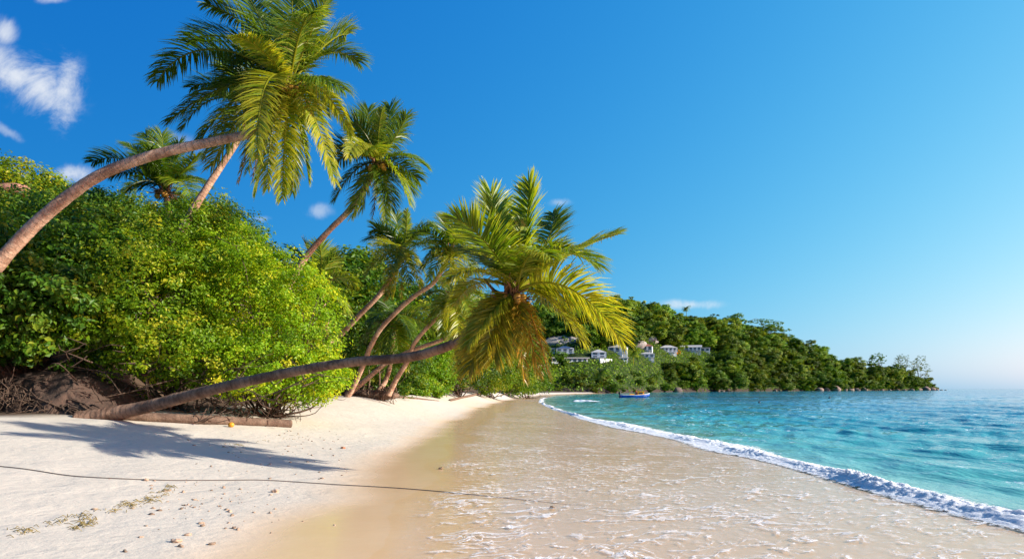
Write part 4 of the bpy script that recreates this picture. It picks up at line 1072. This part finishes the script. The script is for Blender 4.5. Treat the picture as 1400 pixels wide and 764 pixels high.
special(1200, 505, 'round_headed_tree', [lobe(1200, 487, 540, 8, 4), lobe(1196, 492, 540, 7, 4), lobe(1205, 493, 540, 5, 3)], 2000, .6, 'dark round tree rising above the lower end of the headland', color=(.7, .85, 1.0), seed=303)
special(1238, 512, 'sparse_tree', [lobe(1235, 496, 570, 8, 9), lobe(1231, 489, 570, 5, 5), lobe(1243, 505, 570, 7, 9), lobe(1228, 505, 570, 7, 8)], 3200, .5, 'sparse brownish tree near the headland tip, left of its twin', color=(1.0, .75, .75), seed=304, cl=1.0, ragged=.3, k=8)
special(1257, 518, 'sparse_tree', [lobe(1258, 492, 585, 6, 6), lobe(1262, 504, 585, 6, 8), lobe(1253, 502, 585, 6, 9), lobe(1268, 512, 590, 4, 7)], 3200, .5, 'sparse brownish tree furthest out on the headland tip', color=(1.0, .75, .75), seed=305, cl=1.0, ragged=.3, k=8)

# palms on the headland
def far_palm_mesh(seed):
    g2 = np.random.default_rng(seed); mb = MB()
    for k in range(20):
        a = 2 * np.pi * (k + g2.random() * .7) / 20; el = g2.uniform(-.6, 1.1)
        dr = np.array([math.cos(a) * math.cos(el), math.sin(a) * math.cos(el), math.sin(el)])
        Ln = 3.6 * g2.uniform(.8, 1.1); sd = nrm(np.cross(dr, UP))
        pts = [np.zeros(3)]; d = dr.copy()
        for s_ in range(5):
            pts.append(pts[-1] + d * Ln / 5); d = nrm(d - UP * .28)
        pts = np.array(pts)
        for i in range(5):
            for s in (-1, 1):
                for j in range(3):
                    b = pts[i] + (pts[i + 1] - pts[i]) * (j / 3); tg = nrm(pts[i + 1] - pts[i])
                    e = b + (sd * s * .85 + tg * .6 - UP * .35) * (.95 - .06 * i)
                    w = tg * .11
                    mb.add(np.stack([b - w, b + w, e + w * .3, e - w * .3]), [np.array([[0, 1, 2, 3]])], a=np.clip(.5 + .2 * g2.normal(), 0, 1))
    mb.tube(spline([[.6, .3, -7], [.25, .1, -3], [0, 0, 0]], 8), np.linspace(.2, .13, 8), 6, a=.9)
    return mb
fp = [far_palm_mesh(400 + k).build('palm_tree', M['frond'], None, False) for k in range(3)]
spots = [(905, 456, 'palm with a lit crown above the house with the hipped roof'), (924, 461, 'palm right beside the lit palm above the houses'), (866, 481, 'tall pale palm in front of the large house on stilts'), (986, 466, 'palm standing above the right end of the house row'),
         (1004, 455, 'palm high on the slope under the round skyline tree'), (938, 421, 'lone palm silhouetted on the left of the headland skyline'), (898, 512, 'dark palm low in the shaded wood behind the boat'), (1046, 478, 'palm in mid slope below the umbrella tree'), (1070, 492, 'palm in the lower slope right of mid headland'),
         (1110, 500, 'palm just left of the shore boulders'), (1128, 513, 'palm standing over the shore boulders'), (1200, 512, 'palm below the dark round tree near the tip'), (1020, 487, 'palm on the slope left of the umbrella tree'), (1090, 484, 'palm near the middle crest of the headland'), (820, 508, 'palm-like tree in the shaded shore wood under the houses'), (1160, 505, 'palm on the low slope before the headland tip')]
for k, (px, py, lb) in enumerate(spots):
    q_, t = hfind(px, py + 13)
    o = fp[k] if k < 3 else copy(fp[k % 3], (0, 0, 0))
    sc_ = (.8 if px > 1100 else 1.0) * g.uniform(.85, 1.1)
    o.location = P(px, py, q_[1] - 5); o.scale = (sc_,) * 3; o.rotation_euler = (0, 0, g.uniform(0, 6))
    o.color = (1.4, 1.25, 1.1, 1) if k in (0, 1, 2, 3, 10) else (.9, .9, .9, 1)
    tag(o, lb, 'palm tree', 'palms on the headland')
bush('orange_bush', 'small orange flowering bush below the hipped-roof house', 'shrub', [lobe(926, 481.5, hfind(926, 483)[0][1] - 4, 4.5, 2.6)], 500, .5, 330, 'frond', (3.0, 1.2, .6), None, hfind(926, 483)[0], None, .05, 6, cl=.5)

# shore boulders
g = np.random.default_rng(88)
bp = []
for k in range(4):
    V = ICO3 * np.array([1.3, 1.0, .75]) * (1 + .38 * fbm(ICO3 * 1.3 + k * 9, 4, 110))[:, None]
    bp.append(mk('boulder', V, [ICOF3], M['rock'], smooth=True))
B = [(1120, 530, 2.4, 'a'), (1130, 531, 2.0, 'a'), (1143, 529, 3.2, 'a'), (1153, 530, 2.6, 'a'), (1163, 531, 2.2, 'a'), (1172, 531, 2.0, 'a'), (1181, 531, 2.4, 'a'), (1108, 533, 1.6, 'a'),
     (1206, 532, 1.2, 'b'), (1216, 532, 1.1, 'b'), (1226, 532, 1.4, 'b'), (1236, 532, 1.2, 'b'), (1246, 531.5, 1.7, 'b'), (1256, 531, 2.2, 'b'), (1266, 529, 3.4, 'b'), (1273, 530, 2.6, 'b'), (1281, 532, 1.3, 'c'), (1287, 532.2, .9, 'c'), (1293, 532.6, .7, 'c'),
     (927, 530, 1.9, 'd'), (980, 532, 1.5, 'd'), (987, 531, 1.2, 'd'), (1032, 533, 1.2, 'd'), (1060, 533, 1.1, 'd'), (1075, 533, 1.4, 'd')]
GR = {'a': ('grey boulder in the pile at the foot of the headland slope', 'boulder pile at the headland foot'), 'b': ('boulder in the low rocky shore towards the headland tip', 'boulders along the headland tip'),
      'c': ('small rock in the water beyond the headland tip', 'rocks off the headland tip'), 'd': ('brown boulder half hidden under the shaded shore trees', 'boulders under the shore trees')}
for k, (px, py, r, z) in enumerate(B):
    d = np.interp(px, hp, hs) - 2 - (3 if z in 'ab' else 0)
    o = bp[k] if k < 4 else copy(bp[k % 4], (0, 0, 0))
    o.location = (float((px - 700) / F * d), float(d), float(.25 * r)); o.scale = (r, r, r * g.uniform(.8, 1.1)); o.rotation_euler = (0, 0, g.uniform(0, 6))
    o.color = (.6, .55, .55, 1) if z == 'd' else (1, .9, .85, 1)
    tag(o, GR[z][0], 'boulder', GR[z][1])
# pale rubble ledges behind the houses
for k, (px, py, r, lb) in enumerate([(757, 467, 3.6, 'grey rock face left behind the white bungalow'), (771, 466, 4.2, 'broad grey rock outcrop above the white bungalow'), (866, 467, 3.8, 'grey rock ledge behind the house on stilts'), (885, 463, 3.4, 'bare rock ledge above the red-roofed house')]):
    q_, t = hfind(px, py + 3); V = ICO3 * np.array([1.6, .8, .8]) * r * (1 + .4 * fbm(ICO3 * 1.8 + k * 9, 4, 120))[:, None]
    tag(mk('rock_outcrop', V + q_, [ICOF3], M['rubble']), lb, 'rock')
q_ = P(14, 262, 38)
V = ICO3 * np.array([1.1, .8, .45]) * (1 + .3 * fbm(ICO3 * 1.6, 4, 121))[:, None]
o = tag(mk('rock_outcrop', V + q_, [ICOF3], M['rock']), 'reddish rock showing through the shrubs on the left hill', 'rock'); o.color = (1.6, 1.0, .8, 1)

# ------------------------------------------------------------------ the boat
dB = 116.0
b0 = P(868, 540, dB); b0[2] = 0
root = empty('fishing_boat', b0, 'small blue motor boat with an orange bow and shelter moored in the bay', 'boat')
Lb = 40 / F * dB
st = np.linspace(0, 1, 22)
beam = .78 * np.interp(st, [0, .1, .5, .8, .95, 1], [.72, .85, 1, .8, .32, .05]); shr = np.interp(st, [0, .5, .8, 1], [.42, .36, .46, .66]); keel = np.interp(st, [0, .8, 1], [-.2, -.2, .25])
V = []; 
sec = 9
for i, s_ in enumerate(st):
    for j in range(sec):
        a = np.pi * j / (sec - 1); x = -Lb / 2 + Lb * s_
        yy = -math.cos(a) * beam[i]; zz = keel[i] + (shr[i] - keel[i]) * (1 - math.sin(a) ** .7)
        V.append(b0 + [x, yy, zz])
V = np.array(V); idx = np.arange(len(V)).reshape(len(st), sec)
q = np.stack([idx[:-1, :-1], idx[:-1, 1:], idx[1:, 1:], idx[1:, :-1]], -1).reshape(-1, 4)
o = mk('hull', V, [q, idx[0][None]], M['blue_paint'], root)
sm_ = o.modifiers.new('thick', 'SOLIDIFY'); sm_.thickness = .05
mb = MB()
for sgn in (0, sec - 1):
    mb.tube(V[idx[:, sgn]] + [0, 0, .03], np.full(len(st), .05), 5)
mb.build('gunwale', M['white_paint'], root)
mb = MB(); mb.box(b0 + [-.1, 0, .28], (Lb * .8, 1.2, .05)); mb.build('deck', M['white_paint'], root, False)
mb = MB(); mb.box(b0 + [.95, 0, .62], (1.15, 1.0, .6), taper=.85); mb.box(b0 + [.95, 0, .96], (1.45, 1.15, .08))
mb.build('cabin', M['orange_paint'], root, False)
mb = MB(); mb.box(b0 + [.95, -.475, .70], (.6, .05, .22)); mb.build('window', M['dark_glass'], root, False)
mb = MB(); i0 = 15
for i in range(i0, len(st) - 1):
    pass
v = np.vstack([V[idx[i0:, 0]] + [0, 0, .05], V[idx[i0:, sec - 1]] + [0, 0, .05]]); nn_ = len(st) - i0
mb.add(v, [np.array([[k, k + nn_, k + 1 + nn_, k + 1] for k in range(nn_ - 1)])]); mb.build('foredeck', M['orange_paint'], root, False)
mb = MB(); mb.box(b0 + [-.55, 0, .46], (.8, .9, .34)); mb.build('crate', M['orange_paint'], root, False)
ob = mk('outboard_motor', ICO2 * [.2, .17, .28] + b0 + [-Lb / 2 - .12, 0, .75], [ICOF2], M['black_paint'], root)
mb = MB(); mb.tube(b0 + np.array([[-Lb / 2 - .12, 0, .6], [-Lb / 2 - .15, 0, -.25]]), [.07, .06], 6); mb.build('shaft', M['black_paint'], ob, org=np.array(b0))
# a person in red sitting in the boat
def skin_person(loc):
    me = bpy.data.meshes.new('person')
    j = {'pel': (0, 0, .0), 'ch': (.02, 0, .30), 'nk': (.04, 0, .48), 'hd': (.06, 0, .60), 'ht': (.07, 0, .70), 'sl': (.02, .19, .43), 'el': (.12, .24, .20), 'wl': (.30, .16, .12), 'sr': (.02, -.19, .43), 'er': (.12, -.24, .20), 'wr': (.30, -.16, .12),
         'kl': (.42, .12, .06), 'al': (.46, .12, -.34), 'kr': (.42, -.12, .06), 'ar': (.46, -.12, -.34), 'fl': (.6, .12, -.36), 'fr': (.6, -.12, -.36)}
    ks = list(j); e = [('pel', 'ch'), ('ch', 'nk'), ('nk', 'hd'), ('hd', 'ht'), ('ch', 'sl'), ('sl', 'el'), ('el', 'wl'), ('ch', 'sr'), ('sr', 'er'), ('er', 'wr'), ('pel', 'kl'), ('kl', 'al'), ('pel', 'kr'), ('kr', 'ar'), ('al', 'fl'), ('ar', 'fr')]
    rad = {'pel': .15, 'ch': .16, 'nk': .06, 'hd': .11, 'ht': .08, 'sl': .07, 'sr': .07, 'el': .05, 'er': .05, 'wl': .04, 'wr': .04, 'kl': .075, 'kr': .075, 'al': .05, 'ar': .05, 'fl': .04, 'fr': .04}
    me.from_pydata([j[k] for k in ks], [(ks.index(a), ks.index(b)) for a, b in e], [])
    o = bpy.data.objects.new('person', me); COL.objects.link(o); o.location = loc
    o.modifiers.new('skin', 'SKIN')
    for k, v in zip(ks, me.skin_vertices[0].data): v.radius = (rad[k],) * 2; v.use_root = (k == 'pel')
    o.modifiers.new('sub', 'SUBSURF').levels = 1
    me.materials.append(M['red_cloth'])
    return o
pr_ = skin_person(b0 + np.array([.12, -.1, .46]))
tag(pr_, 'person in red sitting in the blue boat beside the orange shelter', 'person')
# buoys
for k, (px, py, lb) in enumerate([(1038, 551, 'dark buoy floating in the bay, the nearer of the two'), (1134, 544.5, 'dark buoy floating further out below the boulder pile')]):
    d = H * F / (py - HOR); c = np.array([(px - 700) / F * d, d, .06])
    mb = MB(); mb.add(ICO2 * np.array([.16, .16, .13]) * (d / 90) + c, [ICOF2]); mb.tube(c + np.array([[0, 0, .08], [.03, 0, .32]]) * (d / 90), [.03, .02], 5)
    tag(mb.build('buoy', M['buoy'], None), lb, 'buoy')

# ------------------------------------------------------------------ sky, sun, camera
AZ, EL = R(100), R(23.5)
sd_ = Vector((math.sin(AZ) * math.cos(EL), math.cos(AZ) * math.cos(EL), math.sin(EL)))
w = bpy.data.worlds.new('World'); sc.world = w; w.use_nodes = True
nt = w.node_tree; nt.nodes.clear()
out = N(nt, 'ShaderNodeOutputWorld'); bg = N(nt, 'ShaderNodeBackground')
sky = N(nt, 'ShaderNodeTexSky', sky_type='NISHITA'); sky.sun_disc = False
sky.sun_elevation = EL; sky.sun_rotation = AZ; sky.air_density = 1.0; sky.dust_density = 1.0; sky.ozone_density = 3.0
tc = N(nt, 'ShaderNodeTexCoord'); se = N(nt, 'ShaderNodeSeparateXYZ'); L(nt, tc.outputs['Generated'], se.inputs[0])
# thicker, brighter air towards the sun's side and the horizon, and a saturated development per channel
cx = math_(nt, 'MINIMUM', math_(nt, 'MAXIMUM', se.outputs[0], -.6), .72); cz = math_(nt, 'MINIMUM', math_(nt, 'MAXIMUM', se.outputs[2], 0.0), .7)
air = math_(nt, 'EXPONENT', math_(nt, 'SUBTRACT', math_(nt, 'MULTIPLY', cx, 1.8), math_(nt, 'MULTIPLY', cz, .8)))
sp_ = N(nt, 'ShaderNodeSeparateColor'); L(nt, sky.outputs[0], sp_.inputs[0]); cb = N(nt, 'ShaderNodeCombineColor')
for ch, (pw, gn) in enumerate(((1.2, .615), (.5, .775), (.2, .953))):
    u_ = math_(nt, 'MULTIPLY', math_(nt, 'MULTIPLY', sp_.outputs[ch], air), .1)
    L(nt, math_(nt, 'MULTIPLY', math_(nt, 'POWER', u_, pw), gn * 10), cb.inputs[ch])
hs_ = cb
yy = math_(nt, 'MAXIMUM', se.outputs[1], .02)
ta = math_(nt, 'DIVIDE', se.outputs[0], yy); tb = math_(nt, 'DIVIDE', se.outputs[2], yy)
cv = N(nt, 'ShaderNodeCombineXYZ'); L(nt, ta, cv.inputs[0]); L(nt, tb, cv.inputs[1])
cn = noise(nt, cv.outputs[0], 11, 9, .68, .5); cn2 = noise(nt, cv.outputs[0], 30, 7, .65, .4)
CL = [(22, 100, 58, 34, 30, .85), (58, 120, 62, 46, 35, .95), (86, 128, 34, 58, 8, .85), (8, 42, 20, 22, 0, .75), (68, 0, 26, 7, 0, .5), (100, 238, 34, 16, 0, .8), (10, 180, 40, 8, 30, .35), (436, 289, 22, 13, 0, .42), (360, 299, 18, 7, 0, .5), (320, 305, 12, 8, 0, .4), (766, 277, 18, 8, 0, .5), (945, 416, 46, 9, 0, .7), (250, 195, 40, 16, 20, .2), (690, 292, 8, 5, 0, .3)]
tot = None
for (px, py, rx, ry, an, st_) in CL:
    a0, b0_ = (px - 700) / F, (HOR - py) / F
    dx = math_(nt, 'SUBTRACT', ta, a0); dy = math_(nt, 'SUBTRACT', tb, b0_)
    co, si = math.cos(R(-an)), math.sin(R(-an))
    u = math_(nt, 'DIVIDE', math_(nt, 'ADD', math_(nt, 'MULTIPLY', dx, co), math_(nt, 'MULTIPLY', dy, si)), rx / F)
    v = math_(nt, 'DIVIDE', math_(nt, 'SUBTRACT', math_(nt, 'MULTIPLY', dy, co), math_(nt, 'MULTIPLY', dx, si)), ry / F)
    r2 = math_(nt, 'SQRT', math_(nt, 'ADD', math_(nt, 'MULTIPLY', u, u), math_(nt, 'MULTIPLY', v, v)))
    mm = math_(nt, 'ADD', math_(nt, 'MULTIPLY', math_(nt, 'SUBTRACT', 1.0, r2), .8), math_(nt, 'MULTIPLY', math_(nt, 'SUBTRACT', cn, .5), 2.8))
    mm = math_(nt, 'MULTIPLY', math_(nt, 'MULTIPLY', smooth(nt, mm, -.15, .85), smooth(nt, r2, 1.35, .5)), st_)
    tot = mm if tot is None else math_(nt, 'MAXIMUM', tot, mm)
tot = math_(nt, 'MULTIPLY', tot, math_(nt, 'ADD', .62, math_(nt, 'MULTIPLY', cn2, .6)))
csky = mixc(nt, math_(nt, 'MULTIPLY', tot, .95, clamp=True), hs_.outputs[0], (9.2, 9.5, 9.8))
L(nt, csky, bg.inputs[0]); bg.inputs[1].default_value = .0518; L(nt, bg.outputs[0], out.inputs[0])

sl_ = bpy.data.lights.new('sun', 'SUN'); sl_.energy = 4.9; sl_.angle = R(.53); sl_.color = (1, .93, .82)
so_ = bpy.data.objects.new('sun', sl_); COL.objects.link(so_); so_.rotation_euler = sd_.to_track_quat('Z', 'Y').to_euler(); so_.location = (60, 10, 40)

cam = bpy.data.cameras.new('camera'); cam.lens = 36 * F / 1400; cam.sensor_width = 36; cam.shift_y = (HOR - 382) / 1400
cam.clip_start = .1; cam.clip_end = 100000
co_ = bpy.data.objects.new('camera', cam); COL.objects.link(co_); co_.location = (0, 0, H); co_.rotation_euler = (R(90), 0, 0)
sc.camera = co_
sc.view_settings.view_transform = 'Standard'; sc.view_settings.look = 'None'; sc.view_settings.exposure = .95; sc.view_settings.gamma = 1
sc.cycles.max_bounces = 8; sc.cycles.diffuse_bounces = 3; sc.cycles.transparent_max_bounces = 12; sc.cycles.use_denoising = True
